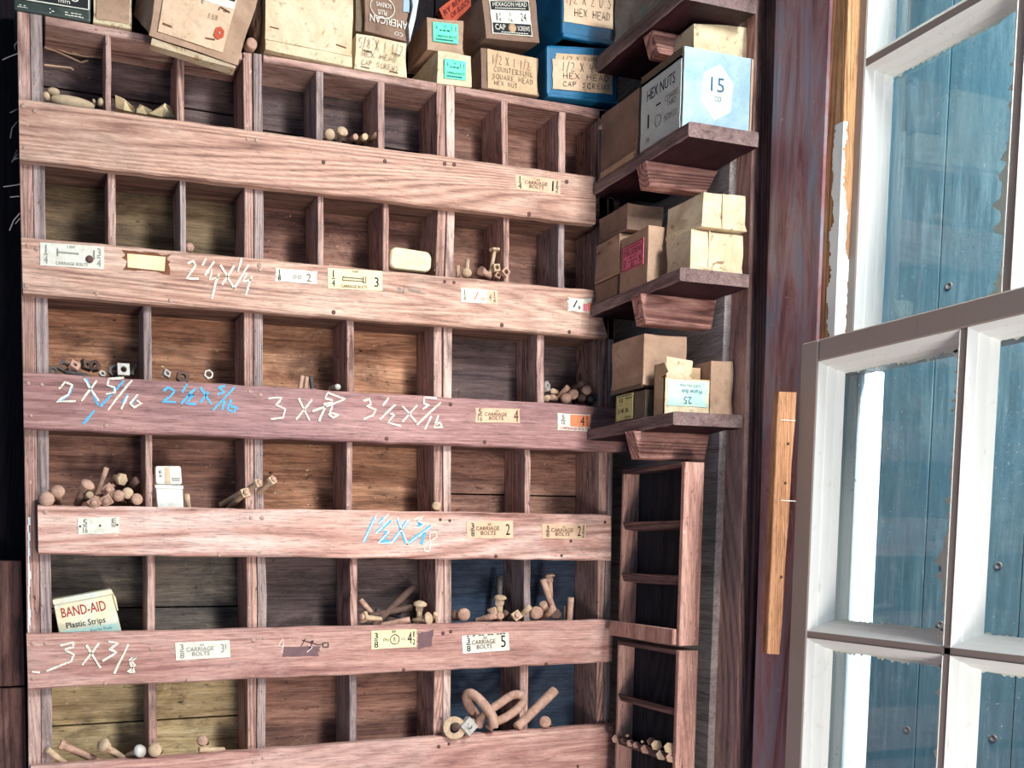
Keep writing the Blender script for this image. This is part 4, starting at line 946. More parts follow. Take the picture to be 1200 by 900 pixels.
for i in (2, 3): ql[i].z = max(qm[0].z, qm[1].z)+.0015
t, q, l = carton('blue_tin', 'upper blue tin with a card handwritten 1/2 X 2 U.S', ql, (-.014, .085, 0), 'tin_blue', 'tin', G1, .004)
lblock(t, q, (.02, .22, 1.0, .95), 'paper_peach', [], .02, 6, name='card', hand=('ink', [('1/2 X 2 U.S', .02, .36, .96, .58), ('HEX HEAD', .2, .14, .94, .28)]), wd=.0007)
m = MB(); m.prism([p+V((0, -.002, 0)) for p in sub(q, 0, 0, 1, .07)], [p+V((0, .083, 0)) for p in sub(q, 0, 0, 1, .07)]); m.build('rim', 'tin_blue', t, .001)

# ---- boxes on the corner shelves
def side_box(name, label, zbase, x0, farpx, nearpx, toppx, rightpx, mat, group, cat='box', xr=None, top_near=None, **kw):
    """box standing with its long left side on X = x0; farpx/nearpx: photo columns of that side's two vertical edges"""
    yn = P(nearpx[0], nearpx[1], x=x0).y; yf_ = P(farpx[0], farpx[1], x=x0).y
    zt_ = P(*toppx, x=x0, ).z
    xr = xr or min(P(rightpx[0], rightpx[1], y=yn).x, WX-.004)
    front = [V((x0, yn, zt_)), V((xr, yn, zt_)), V((xr, yn, zbase)), V((x0, yn, zbase))]
    return carton(name, label, front, (0, min(yf_, -.018)-yn, 0), mat, cat, group, **kw)
z1, z2, z3, z4 = [s[2]+.0006 for s in SH]
GS = 'boxes on the corner shelves'
t, q, l = side_box('carton', 'grey dirt-smeared box on the topmost corner shelf', z1, .761, (719, 40), (792, 0), (755, -35), (850, -10), 'card_dirty', GS)
t, q, l = side_box('carton', 'hex nuts carton with a white printed side label and a pale blue end', z2, .762, (751, 120), (800, 100), (800, 54), (881, 100), 'card_tan', GS, top_near=1)
hexq, hext = q, t
o, q2 = lblock(t, l, (.02, .02, .97, .90), 'paper_hexagon', [('ink', [('HEX NUTS', .16, .68, .86, .84), ('1', .17, .28, .25, .48), ('-', .40, .52, .52, .545), ('16', .16, .08, .24, .16)]), ('ink_faded', [('COARSE', .62, .50, .94, .58), ('THRD', .68, .40, .90, .48), ('N70122', .62, .22, .92, .31)])], .02, 7)
m = MB(); c0 = (.46, .30)
m.ribbon([bil(q2, c0[0]+.08*math.cos(a*math.pi/3), c0[1]+.09*math.sin(a*math.pi/3)) for a in range(7)], .0007, facing(q2), .0006); m.build('nut_print', 'ink_faded', o)
lblock(t, l, (.0, .86, 1.0, .995), 'card_dark', [], .06, 3, name='dark_edge')
o, q2 = lblock(t, q, (.005, .01, .995, .99), 'paper_bluewhite', [], .01, 4, name='end_paper')
m = MB(); n = facing(q2); ring = [bil(q2, .50+.26*math.cos(a*math.pi/3+.4)*1.0, .50+.36*math.sin(a*math.pi/3+.4)) for a in range(6)]
m.prism([p+n*.0004 for p in ring], ring); hb = m.build('hexagon_print', 'paper_hexagon', t)
m = MB(); text_into(m, q2, [('15', .40, .50, .60, .68), ('CO', .46, .38, .56, .45)], lift=.0009); m.build('lettering', 'ink_blue', hb)
m = MB(); m.ribbon([hexq[1].lerp(hexq[2], v)+V((.001, -.001, 0)) for v in (.02, .3, .6, .99)], .003, facing(hexq)); m.build('torn_edge', 'card_tan', t)
zz = max(q[0].z, q[1].z)+.001
fr = [P(a, b, y=P(813, 50, x=.795).y) for a, b in ((813, 26), (876, 31), (879, 66), (813, 60))]
fr[2].z = fr[3].z = zz
t, q, l = carton('carton', 'small cream box stacked on the hex nuts carton', fr, (0, .055, 0), 'card_cream', 'box', GS)
t, q, l = side_box('carton', 'plain brown carton behind the hex nuts carton', z2, .761, (703, 170), (748, 130), (749, 101), (800, 120), 'card_brown', GS, lid=None)
lblock(t, l, (.0, .0, 1, .10), 'card_kraft', [], .2, 3, name='torn_flap')
# third shelf
t, q, l = side_box('carton', 'lower cream box at the front of the pink-label shelf, brightly lit', z3, .778, (780, 300), (809, 300), (809, 267.5), (871.5, 300), 'card_pale', GS)
ztl = max(q[0].z, q[1].z)
lblock(t, q, (.33, .12, .35, .98), 'card_cream', [], 0, name='seam')
m = MB(); m.ribbon([bil(q, .42, .2), bil(q, .5, .26), bil(q, .62, .27)], .002, facing(q), .0008, .001); m.build('torn_scrap', 'card_tan', t)
fr = [P(a, b, y=P(824, 250, x=.790).y) for a, b in ((825, 224), (874, 229.5), (875.5, 273), (822, 268))]
fr[2].z = fr[3].z = ztl+.001
t, q, l = carton('carton', 'upper cream box with a centre seam, at the front of the pink-label shelf', fr, (-.004, .065, 0), 'card_pale', 'box', GS)
lblock(t, q, (.44, .02, .46, .98), 'card_cream', [], 0, name='seam')
t, q, l = side_box('carton', 'brown carton with a pink printed label on its side', z3, .761, (726, 310), (759, 300), (759, 264), (785, 300), 'card_tan', GS)
o, q2 = lblock(t, l, (.10, .36, .86, .82), 'paper_pink', [('ink_maroon', [('------------', .12, .84, .86, .88), ('STEEL SCREWS', .08, .56, .92, .78), ('5/8', .10, .14, .22, .44), ('100 ST', .34, .40, .72, .50), ('------', .34, .28, .72, .32), ('82', .44, .08, .60, .22), ('5', .80, .16, .92, .40)])])
m = MB()
for a, b in (((.03, .04), (.97, .04)), ((.97, .04), (.97, .96)), ((.97, .96), (.03, .96)), ((.03, .96), (.03, .04))): m.ribbon([bil(q2, *a), bil(q2, *b)], .0007, facing(q2), .0005)
m.build('border', 'ink_maroon', o); pinkz = q[0].z
t, q, l = side_box('carton', 'scuffed brown box at the back end of the pink-label shelf, bottom of its stack', z3, .760, (696, 345), (723, 330), (723, 322), (728, 330), 'card_brown', GS, xr=.822); zs = q[0].z+.001
t, q, l = side_box('carton', 'stapled brown box in the middle of the stack behind the pink label', zs, .759, (697, 300), (725.5, 290), (726, 272), (730, 290), 'card_tan', GS, xr=.825); zs = q[0].z+.001
staples(t, l, [(.08, .72, .24, .74), (.55, .84, .70, .86)])
t, q, l = side_box('carton', 'dusty brown carton on top of the stack behind the pink label', zs, .763, (701, 265), (735, 250), (735.5, 237), (778, 250), 'card_brown', GS)
# lowest shelf
t, q, l = side_box('carton', 'grey carton with a yellow label on its torn side, on the lowest corner shelf', z4, .761, (720, 480), (756, 470), (740, 459), (790, 470), 'card_dark', GS); zs = q[0].z+.001
lblock(t, l, (.08, .06, .62, .96), 'paper_yellow', [('ink', [('50', .16, .70, .42, .86), ('---', .58, .80, .94, .84), ('----', .1, .92, .9, .95), ('PCS', .16, .56, .36, .62), ('1/4 A', .14, .26, .76, .46), ('RGHD', .55, .04, .92, .12)])], .02, 2)
t, qtan, l = side_box('carton', 'large tan carton resting on the yellow-label box', zs+.004, .758, (716, 430), (754, 420), (755, 389.5), (806, 400), 'card_tan', GS)
lblock(t, l, (-.0, -.06, 1.0, .03), 'card_dark', [], .1, 2, name='dark_edge')
tany = qtan[0].y
# open carton (front end) : walls, raised flap, upside-down 25 label
x0, yn = .765, P(778, 465, x=.765).y
xr = P(832, 460, y=yn).x; zt_f = P(778, 442, y=yn).z; yf_ = tany-.014
t = thing('open_carton', 'small open carton with a pale blue upside-down 25 label, lowest corner shelf', 'box', ((x0+xr)/2, (yn+yf_)/2, z4), GS)
m = MB(); th = .0012
m.box(x0, xr, yn, yf_, z4, z4+th); m.box(x0, xr, yn, yn+th, z4, zt_f)
ztl = P(760, 430, x=x0).z
m.prism([(x0, yn, z4), (x0, yf_, z4), (x0, yf_, ztl), (x0, yf_-.02, ztl), (x0, yf_-.028, zt_f+.006), (x0, yn+.014, zt_f), (x0, yn, zt_f)], [(x0+th, p[0], p[1]) for p in ((yn, z4), (yf_, z4), (yf_, ztl), (yf_-.02, ztl), (yf_-.028, zt_f+.006), (yn+.014, zt_f), (yn, zt_f))])
m.box(xr-th, xr, yn, yf_, z4, zt_f); m.box(x0, xr, yf_-th, yf_, z4, ztl)
m.build('body', 'card_kraft', t)
fy = yf_-.012
m = MB(); r = [P(781, 417.5, y=fy), P(812, 423, y=fy), P(810, 446, y=fy), P(781, 446, y=fy)]; m.prism(r, [p+V((0, .0012, 0)) for p in r]); lab(m.build('flap', 'card_pale', t), 'pale raised flap')
qf = [V((x0, yn, zt_f)), V((xr, yn, zt_f)), V((xr, yn, z4)), V((x0, yn, z4))]
lblock(t, qf, (.02, .02, .98, .98), 'card_pale', [], .01, name='front_paper')
lblock(t, [p+V((0, -.0007, 0)) for p in qf], (.06, .24, .94, .94), 'paper_aqua', [('ink_blue', [('25', .40, .62, .60, .90), ('Washer Bolt', .14, .34, .66, .50), ('CAT No 916', .2, .14, .7, .24)])], .02, 4, flip=True)
yn2 = yn+.001; x0b = xr+.001
fr = [P(a, b, y=yn2) for a, b in ((829, 421), (860.5, 422), (859.5, 484), (829, 484))]
for p in fr: p.x = max(p.x, x0b)
fr[2].z = fr[3].z = z4
t, q, l = carton('carton', 'tall narrow tan box standing beside the open carton', fr, (0, .075, 0), 'card_tan', 'box', GS)

# ================================================================== NARROW RACKS IN THE CORNER
XR = .800
def rack(label, ztop, zbot, trays, xoff=0.0, rail=None):
    x0 = XR+xoff; x1 = x0+.028; yn, yf_ = P(800, 640, x=x0).y, P(727, 640, x=x0).y
    t = thing('narrow_rack', label, 'rack', (x0+.02, (yn+yf_)/2, zbot))
    m = MB(); m.box(x0, x1, yf_-.005, yf_, zbot, ztop-.0065); lab(m.build('end_panel', 'rack', t, .0006), 'far end panel')
    m = MB(); m.box(x0, x1+.002, yn, yn+.007, zbot, ztop); m.build('end_panel', 'rack', t, .0008)
    m = MB(); m.box(x1-.003, x1, yn+.0075, yf_-.0055, zbot, ztop-.0065); m.build('back_board', 'rack_back_shade', t)
    m = MB(); m.box(x0, x1, yn+.0075, yf_, ztop-.006, ztop); m.build('top_board', 'rack_dark', t, .0006)
    for z, h in trays:
        m = MB(); y0, y1 = yn+.0075, yf_-.0055
        m.prism([(x0-.001, y0, z), (x0+.004, y0, z), (x0+.004, y0, z-h+.004), (x1-.0035, y0, z-h+.004), (x1-.0035, y0, z-h-.003), (x0+.003, y0, z-h)],
                [(x0-.001, y1, z), (x0+.004, y1, z), (x0+.004, y1, z-h+.004), (x1-.0035, y1, z-h+.004), (x1-.0035, y1, z-h-.003), (x0+.003, y1, z-h)])
        m.build('tray', 'rack_dark', t, .0006)
    if rail:
        m = MB(); m.box(x0-.008, x0-.0015, yn+.004, yf_+.010, rail[1], rail[0]); m.build('front_rail', 'rack', t, .001)
    return t, x0, yn, yf_
zr = lambda py, px=764: P(px, py, x=XR).z
zs1 = zr(737)-.0
t, rx, ryn, ryf = rack('upper narrow tray rack in the dark corner below the lowest shelf', zr(546), zr(752), [(zr(611), .010), (zr(673), .012)], rail=(zr(733), zr(752)+.001))
rack('lower narrow tray rack in the corner, with bolts in its tray', zr(757), zr(960), [(zr(823), .010), (zr(876), .012)], -.002)

# ================================================================== WOODEN STICK BY THE WINDOW
ys = P(913, 600, x=.826).y
top = [P(908, 458, x=.826).y, 0]
A = P(913, 459, y=ys); B = P(936, 460, y=ys); Cc = P(916, 767, y=ys); D = P(899.5, 766, y=ys)
t = thing('wooden_stick', 'worn flat wooden stick hanging beside the lower window sash', 'stick', (A+B+Cc+D)/4)
dy = .010; rg = []
for i in range(9):
    k = i/8; l_ = A.lerp(D, k); r_ = B.lerp(Cc, k); w_ = .0006*math.sin(i*2.1)
    rg.append([l_+V((.001+w_, 0, 0)), r_+V((-.003+w_, 0, 0)), r_+V((0, .004, 0)), r_+V((0, dy, 0)), l_+V((0, dy, 0)), l_+V((0, .001, 0))])
m = MB(); m.rings(rg, True, False); m.build('body', 'stick', t, .0006)
for (a, b) in ((923, 520), (920, 566), (915, 676)):
    p = P(a, b, y=ys); m = MB(); m.lathe(p+V((0, -.0006, 0)), (0, -1, 0), [(-.001, .0016), (.0008, .0016), (.0012, .0003)], 10); m.build('nail', 'nail_dark', t)
m = MB()
for y in (492, 586, 586.5): 
    a, b = P(915, y, y=ys), P(932, y+1, y=ys); m.ribbon([a, b], .0008, (0, -1, 0), .0004)
m.build('pencil_mark', 'print_white', t)

# ================================================================== BOLTS, NUTS AND SMALL FINDS
def px2m(px, p): return px*((V(p)-V(CAM.tolist())).dot(V(_f.tolist())))/FPX
def bolt(label, head, tail, yh, yt, hr, sr, kind='carriage', mat='rust', group=None, xplane=None):
    """head/tail: photo points; hr, sr: head and shank radius in photo pixels"""
    H = P(*head, y=yh) if xplane is None else P(*head, x=xplane); T = P(*tail, y=yt) if xplane is None else P(*tail, x=yt)
    R, S = px2m(hr, H), px2m(sr, H)
    d = (H-T); L = d.length; d = d.normalized()
    nm = {'carriage': 'carriage_bolt', 'square': 'bolt_with_square_nut', 'hex': 'hex_bolt', 'rod': 'threaded_rod', 'plain': 'carriage_bolt'}[kind]
    t = thing(nm, label, 'bolt', T, group)
    m = MB()
    prof = [(0, S*.82), (.0006, S)]
    if kind in ('rod', 'square'):
        n = 14
        for i in range(n): prof += [(L*(.06+.5*i/n), S), (L*(.06+.5*(i+.5)/n), S*.88)]
    prof += [(max(L*.6, .0012), S), (L-.0005, S)]
    if kind == 'rod': prof += [(L, S*.8), (L, .0001)]
    m.lathe(T, d, prof, 12); m.build('shank', mat, t)
    if kind in ('carriage', 'plain'):
        m = MB(); m.lathe(H-d*R*.10, d, [(0, R*.96), (R*.10, R), (R*.28, R*.93), (R*.46, R*.72), (R*.58, R*.42), (R*.62, R*.06)], 18); m.build('head', mat, t)
        if L > R*1.5:
            m = MB(); s = S*1.02; u = d.orthogonal().normalized(); w_ = d.cross(u); p0 = H-d*R*.1
            rg = [[p0-d*k+(u*a+w_*b)*s*sc for a, b in ((-1, -1), (1, -1), (1, 1), (-1, 1))] for k, sc in ((0, 1), (S*1.6, 1), (S*2.2, .75))]
            m.rings(rg, True, False); m.build('neck', mat, t)
    elif kind in ('square', 'hex'):
        k = 4 if kind == 'square' else 6; m = MB(); u = d.orthogonal().normalized(); w_ = d.cross(u); th = R*(.62 if k == 4 else .7)
        a0 = random.uniform(.2, .7) if k == 4 else .2
        ring = lambda h, r: [H+d*h+(u*math.cos(a0+2*math.pi*i/k)+w_*math.sin(a0+2*math.pi*i/k))*r for i in range(k)]
        m.rings([ring(-th, R*1.0), ring(-th*.1, R*1.05), ring(0, R*.96)], True, False); m.build('nut' if k == 4 else 'head', mat, t, R*.06)
        if k == 4: m = MB(); m.lathe(H, d, [(-.001, S*1.05), (S*.7, S), (S*.9, S*.7), (S*.9, .0001)], 12); m.build('shank_end', 'rust', t)
    return t
def nut(label, c, y, r, k=4, mat='rust', tilt=(0.1, -1, .1), a0=.3, hole=.42, group=None, xplane=None):
    p = P(*c, y=y) if xplane is None else P(*c, x=xplane); R = px2m(r, p); d = V(tilt).normalized(); u = d.cross(V((0, 0, 1))).normalized(); w_ = d.cross(u)
    m = MB(); n = 24; th = R*.75
    def ring(h, rr, circ):
        out = []
        for i in range(n):
            a = 2*math.pi*i/n; q = rr if circ else rr*math.cos(math.pi/k)/math.cos(((a) % (2*math.pi/k))-math.pi/k)
            out.append(p+d*h+(u*math.cos(a+a0)+w_*math.sin(a+a0))*q)
        return out
    m.rings([ring(th/2, R*hole, True), ring(th/2, R*.97, False), ring(th/2-.0006, R, False), ring(-th/2, R, False), ring(-th/2, R*hole, True), ring(th/2, R*hole, True)], False, False)
    o = m.build({4: 'square_nut', 6: 'hex_nut'}[k], mat); return tag(o, label, 'nut', group)
B = bolt
# --- top row
def egg(name, label, cat, a, b, y, ra, rb, mat):
    A, Bp = P(*a, y=y), P(*b, y=y); d = Bp-A; L = d.length; r = px2m(ra, A); r2 = px2m(rb, A)
    m = MB(); n = 12; m.lathe(A, d, [(L*(.5-.5*math.cos(math.pi*i/n)), max(.0002, (r+(r2-r)*i/n)*math.sin(math.pi*i/n)**.8)) for i in range(n+1)], 18)
    return tag(m.build(name, mat), label, cat)
egg('smooth_stone', 'long smooth pale oval stone in the top-left bin', 'stone', (59, 116), (111, 125), .012, 8.5, 6, 'stone')
egg('pebble', 'round pebble at the left end of the oval stone, nearer the bin side', 'stone', (49.5, 113), (58.5, 113), .010, 5, 5, 'stone')
egg('pebble', 'rounded pebble behind the left end of the oval stone', 'stone', (55, 107), (70, 109), .026, 5, 5, 'stone')
egg('pebble', 'small pale pebble against the first divider of the top row', 'stone', (114, 119.5), (123, 121), .010, 5, 5, 'stone')
egg('pebble', 'tiny sliver of stone right of the oval stone', 'stone', (109, 116), (112, 124), .016, 2, 2, 'stone')
for i, (lb, pts) in enumerate((('left pointed scrap of folded cream paper in the second top bin', ((135, 111), (146, 116), (158, 127), (156, 131), (145, 129), (136, 126))),
      ('low middle scrap of crumpled cream paper in the second top bin', ((160, 128), (164, 122), (178, 129), (172, 134), (160, 132))),
      ('right crumpled cream paper scrap in the second top bin', ((174, 133), (182, 128), (193, 121), (199, 124), (205.5, 137), (190, 137))))):
    m = MB(); y = .010+.004*i; ring = [P(a, b, y=y+.006*(k % 2)) for k, (a, b) in enumerate(pts)]
    c = sum(ring, V())/len(ring)+V((0, -.006, .003)); bk = [p+V((.001, .012, -.001)) for p in ring]
    vs = ring+bk+[c, c+V((0, .014, -.004))]; nn = len(ring); fs = []
    for k in range(nn): j = (k+1) % nn; fs += [(2*nn, k, j), (k, nn+k, nn+j, j), (2*nn+1, nn+j, nn+k)]
    m.add(vs, fs); tag(m.build('paper_scrap', 'crumpled'), lb, 'paper', 'paper scraps in the second top bin')
B('short round-headed bolt at the left of the fifth top bin', (386, 158), (386, 163), .012, .045, 6.5, 3, mat='rust_pale')
B('round-headed bolt standing tallest in the fifth top bin', (401, 154), (397, 166), .016, .030, 7, 3.4, mat='rust_pale')
B('first bolt end right of the round heads in the fifth top bin', (417, 160), (408, 166), .004, .03, 3.5, 3.4, 'rod', 'rust')
B('second bolt end right of the round heads in the fifth top bin', (428, 160), (420, 166), .001, .03, 3.5, 3.8, 'rod', 'rust_pale')
B('longest bolt end lying towards the right divider of the fifth top bin', (444, 157), (430, 164), .006, .03, 3.6, 4, 'rod', 'rust')
# --- second row
B('single round bolt head peeping over the third bin of the second row', (222, 290), (224, 300), .008, .040, 5.5, 2.6, mat='rust')
nut('small rusty nut beside the cream tin', (511, 317), .004, 4.5, mat='rust_dark'); nut('small rusty nut leaning on the double divider by the cream tin', (517, 316), .006, 4.5, mat='rust')
B('short upright bolt end at the left of the seventh second-row bin', (536.5, 311), (536, 330), .012, .016, 3, 2.3, 'rod', 'rust_pale')
B('round-headed bolt with its shank pointing up, second row', (546.5, 320), (548, 305), -.002, .020, 6.2, 2.6, mat='rust_pale')
B('twisted lump-headed bolt beside the tall flanged one', (563, 317), (574, 324), .004, .012, 5.5, 4, 'hex', 'rust')
t = B('tall bolt with a wide lobed head standing in the second row', (579.5, 295), (574, 322), .012, .008, 3.2, 2.3, 'rod', 'rust_pale')
m = MB(); c = P(579.5, 293, y=.012)
for k in range(5): a = 2*math.pi*k/5+.3; m.lathe(c+V((math.cos(a)*.0045, math.sin(a)*.0045, -.0015)), (0, 0, 1), [(0, .0030), (.0008, .0036), (.003, .0034), (.0036, .002), (.0036, .0002)], 10)
m.lathe(c, (.1, -.1, 1), [(-.002, .003), (.0012, .003), (.0018, .0004)], 10); m.build('lobed_head', 'rust_pale', t)
nut('square nut standing on another at the right of the seventh second-row bin', (581.5, 314), .002, 6, mat='rust_pale', a0=.9); nut('square nut under the standing one, seventh second-row bin', (583, 323), .003, 5, mat='rust')
nut('square nut leaning on the divider right of the lobed bolt', (592, 319), -.003, 6.5, mat='rust', a0=.1)
nut('lone dark nut in the last second-row bin by the shelf boxes', (702, 328), .008, 5, 6, 'rust_dark')
# cream tin
def rounded(q, r, k=5):
    out = []
    for i in range(4):
        c, a, b = q[i], q[i-1], q[(i+1) % 4]; d1 = (a-c).normalized(); d2 = (b-c).normalized(); o_ = c+d1*r+d2*r
        for j in range(k+1):
            th = j/k*math.pi/2; out.append(o_-d2*r*math.cos(th)-d1*r*math.sin(th))
    return out
q = quad_y(((458.5, 288), (506.5, 295.5), (505.5, 319), (457, 314)), .002)
t = thing('flat_tin', 'cream rounded lozenge tin standing in the sixth bin of the second row', 'tin', (q[2]+q[3])/2)
rg = rounded(q, .009)
def inset(rg, k): c = sum(rg, V())/len(rg); return [c+(p-c)*k for p in rg]
m = MB(); m.rings([[p+V((0, .001, 0)) for p in inset(rg, .90)], [p+V((0, .0025, 0)) for p in rg], [p+V((0, .007, 0)) for p in rg]]); lab(m.build('lid', 'tin_cream', t), 'cream lid')
m = MB(); m.rings([[p+V((0, .0072, .0)) for p in inset(rg, .97)], [p+V((0, .014, 0)) for p in inset(rg, .97)], [p+V((0, .0155, 0)) for p in inset(rg, .9)]]); m.build('base', 'tin_pale', t)
m = MB(); m.prism([p+V((0, .0008, 0)) for p in inset(rg, .80)], [p+V((0, .002, 0)) for p in inset(rg, .80)]); m.build('printed_panel', 'paper_cream', t)
# --- third row
GN = 'dark nuts and bolts of the third-row left bin'
nut('dark nut at the far left of the pile above chalk 2 X 5/16', (62, 435), .006, 6, 6, 'iron', group=GN); nut('dark square nut left of the tan one, above chalk 2 X 5/16', (75, 430), .012, 8.5, 4, 'iron', group=GN)
nut('tan square nut on the pile above chalk 2 X 5/16', (87, 429), .006, 8, 4, 'rust', (.5, -1, .6), .2, .3, GN); nut('brown square nut behind the tan one', (101, 428), .014, 8, 4, 'rust_dark', (.6, -.8, .3), .6, .3, GN)
nut('brown nut leaning right of the pile centre above chalk 2 X 5/16', (111, 429), .012, 7.5, 6, 'rust_dark', (-.5, -1, .4), .2, .4, GN); nut('small grey nut low in the pile above chalk 2 X 5/16', (120, 438.5), .004, 4.5, 6, 'zinc', (.2, -1, .5), 0, .4, GN)
B('long grey bolt lying along the lip above chalk 2 X 5/16', (76, 436), (103, 440), .000, .004, 3, 2.4, 'rod', 'iron', GN)
nut('dark nut left of the pale square nut above chalk 2 X 5/16', (133, 435), .010, 7, 6, 'iron', group=GN); nut('pale square nut with a round hole facing out, above chalk 2 X 5/16', (144.5, 433.5), .002, 10, 4, 'zinc', (.05, -1, .08), .80, .36, GN)
B('dark bolt leaning on the divider right of the pale square nut', (160, 425), (154, 440), .026, .020, 4, 3.4, 'rod', 'iron', GN)
nut('small grey nut in the bin above chalk 2 1/2 X 5/16', (195, 438), .006, 6, 4, 'zinc', (.6, -1, .3)); nut('rusty nut sunk behind the lip above chalk 2 1/2 X 5/16', (214, 442), .004, 8, 6, 'rust_dark'); nut('bright hexagonal nut with an open hole above chalk 2 1/2 X 5/16', (244, 439), .002, 6, 6, 'zinc', (.15, -1, .1), .3, .62)
for lb, a, b, mt in (('left of three upright bolt ends above chalk 3 X 5/16', (354, 441), (351, 458), 'rust'), ('middle of three upright bolt ends above chalk 3 X 5/16', (359.5, 442), (357.5, 458), 'rust'), ('right, dark one of three upright bolt ends above chalk 3 X 5/16', (364, 441), (366, 458), 'iron')):
    B(lb, a, b, .016, .010, 3, 2.6, 'rod', mt, 'three bolt ends above chalk 3 X 5/16')
B('bolt end pointing out at the right of the bin above chalk 3 X 5/16', (396, 453.5), (388, 456), -.002, .04, 4, 3.6, 'rod', 'zinc')
m = MB(); r_ = [P(a, b, y=.004) for a, b in ((537, 466), (538, 457), (540, 461), (546, 467))]; m.prism(r_, [p+V((.001, .004, 0)) for p in r_]); tag(m.build('wood_sliver', 'rust_dark'), 'small dark wood sliver behind the lip beside chalk 3 1/2 X 5/16', 'wood scrap')
GP = 'bolts in the dark third-row right bin'
nut('grey lumpy nut at the left of the dark third-row right bin', (640, 453), .014, 6.5, 6, 'zinc', (.6, -1, .2), group=GP)
for lb, h_, t_, r_, s_, k_, mt in (
  ('small bolt end right of the grey lumpy nut', (647.5, 458), (652, 460), 3.4, 3, 'rod', 'rust_pale'), ('lowest left bolt end in the dark third-row right bin', (640, 467), (646, 466), 4, 3.8, 'rod', 'rust_pale'),
  ('bolt end between the lowest left one and the slanting rod', (646.5, 465.5), (652, 468), 4, 3.6, 'rod', 'rust'), ('slanting rod across the dark third-row right bin', (666, 453), (649, 472), 3.5, 3.4, 'rod', 'rust'),
  ('round bolt head lowest behind the lip of the dark right bin', (663.5, 467), (668, 474), 6.5, 3, 'carriage', 'rust'), ('round bolt head in the middle of the dark right bin', (671.5, 462), (676, 470), 6.5, 3, 'carriage', 'rust'),
  ('rod lying high behind the round heads, dark right bin', (683, 448.5), (671, 454), 3.5, 3.4, 'rod', 'rust_dark'), ('rightmost round bolt head in the dark right bin', (687.5, 457), (684, 466), 6.2, 3, 'carriage', 'rust'),
  ('tilted dark head below the rightmost round one', (681.5, 466), (688, 470), 5.5, 3, 'carriage', 'rust_dark'), ('dim bolt head near the right side of the dark bin', (692, 468), (690, 474), 4.5, 3, 'carriage', 'iron'), ('dim bolt head furthest right in the dark bin', (700, 465), (704, 470), 5, 3, 'carriage', 'iron')):
    B(lb, h_, t_, .006, .03, r_, s_, k_, mt, GP)
# --- fourth row
GQ = 'carriage bolts above the short rail'
for lb, h_, t_, yh, yt, r_, s_, k_, mt in (
  ('round bolt head at the far left end of the short rail', (54.5, 585), (62, 590), -.012, .03, 9.2, 4, 'carriage', 'rust'), ('round bolt head second from the left above the short rail', (67.5, 576), (69, 590), -.004, .02, 8.6, 4, 'carriage', 'rust'),
  ('tall bolt with a broad head, third from the left above the short rail', (102.5, 568), (90, 592), .002, .022, 8.6, 4.6, 'carriage', 'rust'), ('bolt shank pointing steeply up above the short rail', (125, 548), (113, 580), .020, .030, 3.4, 3.2, 'rod', 'rust'),
  ('small bolt end under the broad head above the short rail', (105.5, 580), (99, 584), -.004, .03, 4.6, 4.4, 'rod', 'rust_pale'), ('square nut tipped over the lip, left one of the front pair', (110, 589.5), (118, 580), -.016, .03, 8.6, 3.4, 'square', 'rust'),
  ('square nut tipped over the lip, right one of the front pair', (124.5, 587), (132, 578), -.015, .03, 8.4, 3.2, 'square', 'rust'), ('square nut with a bright bore behind the front pair', (126.5, 573.5), (134, 568), -.002, .03, 7.6, 3, 'square', 'rust'),
  ('round head right of the square nuts above the short rail', (138.5, 581), (148, 590), -.008, .03, 7, 3.4, 'carriage', 'rust'), ('pale round head between two others above the short rail', (149.5, 578), (150, 586), -.004, .03, 7, 3.4, 'carriage', 'rust_pale'),
  ('tilted oval head furthest right above the short rail', (160.5, 585), (150, 589), -.008, .03, 7, 3.4, 'carriage', 'rust'), ('tan hex-headed bolt lying high at the back above the short rail', (144, 562), (134, 560), .016, .030, 7.5, 4, 'hex', 'rust_pale'),
  ('thick bolt shank lying behind the right heads above the short rail', (161, 562), (150, 572), .014, .03, 5, 4.6, 'rod', 'rust_dark')):
    B(lb, h_, t_, yh, yt, r_, s_, k_, mt, GQ)
# open tablet tin
q = quad_y(((182.5, 570), (214, 571), (215.5, 596), (184.5, 596)), .000); rg = rounded(q, .003, 3)
t = thing('hinged_tin', 'small open white tin with a rust-stained lid, in the second bin above the short rail', 'tin', (q[2]+q[3])/2)
m = MB(); m.rings([inset(rg, .96), [p+V((0, .001, 0)) for p in rg], [p+V((0, .014, 0)) for p in rg]]); m.build('base', 'tin_white', t)
m = MB(); rr = rounded(quad_y(((181.5, 568), (214.8, 569), (215, 573), (182, 572)), -.001), .001, 2); m.rings([rr, [p+V((0, .015, 0)) for p in rr]]); m.build('rim', 'tin_white', t)
ql = quad_y(((181.8, 546), (212, 546), (213.6, 568), (182.4, 567.5)), .008); rl = rounded(ql, .003, 3)
m = MB(); m.rings([inset(rl, .95), [p+V((0, .001, 0)) for p in rl], [p+V((0, .006, 0)) for p in rl]]); ld = lab(m.build('lid', 'tin_white', t), 'rust-stained lid')
card([p+V((0, -.0003, 0)) for p in sub(ql, .36, .05, .56, .95)], .0003, 'rust_stain', 'paper_peach', ld, .12, 3)
m = MB(); text_into(m, ql, [('E', .14, .60, .24, .74), ('W', .14, .36, .25, .52)], lift=.0006); text_into(m, ql, [('----', .62, .3, .92, .34), ('---', .64, .2, .9, .24)], lift=.0006); m.build('lettering', 'ink', ld)
B('short bolt end beside the open white tin', (219, 579), (221, 596), .004, .012, 3.4, 3.2, 'rod', 'rust_pale')
B('nearest of three long nutted bolts leaning on the double divider', (288, 577), (268, 595), -.022, .040, 7.2, 3.4, 'square', 'rust_pale', 'long nutted bolts at the double divider')
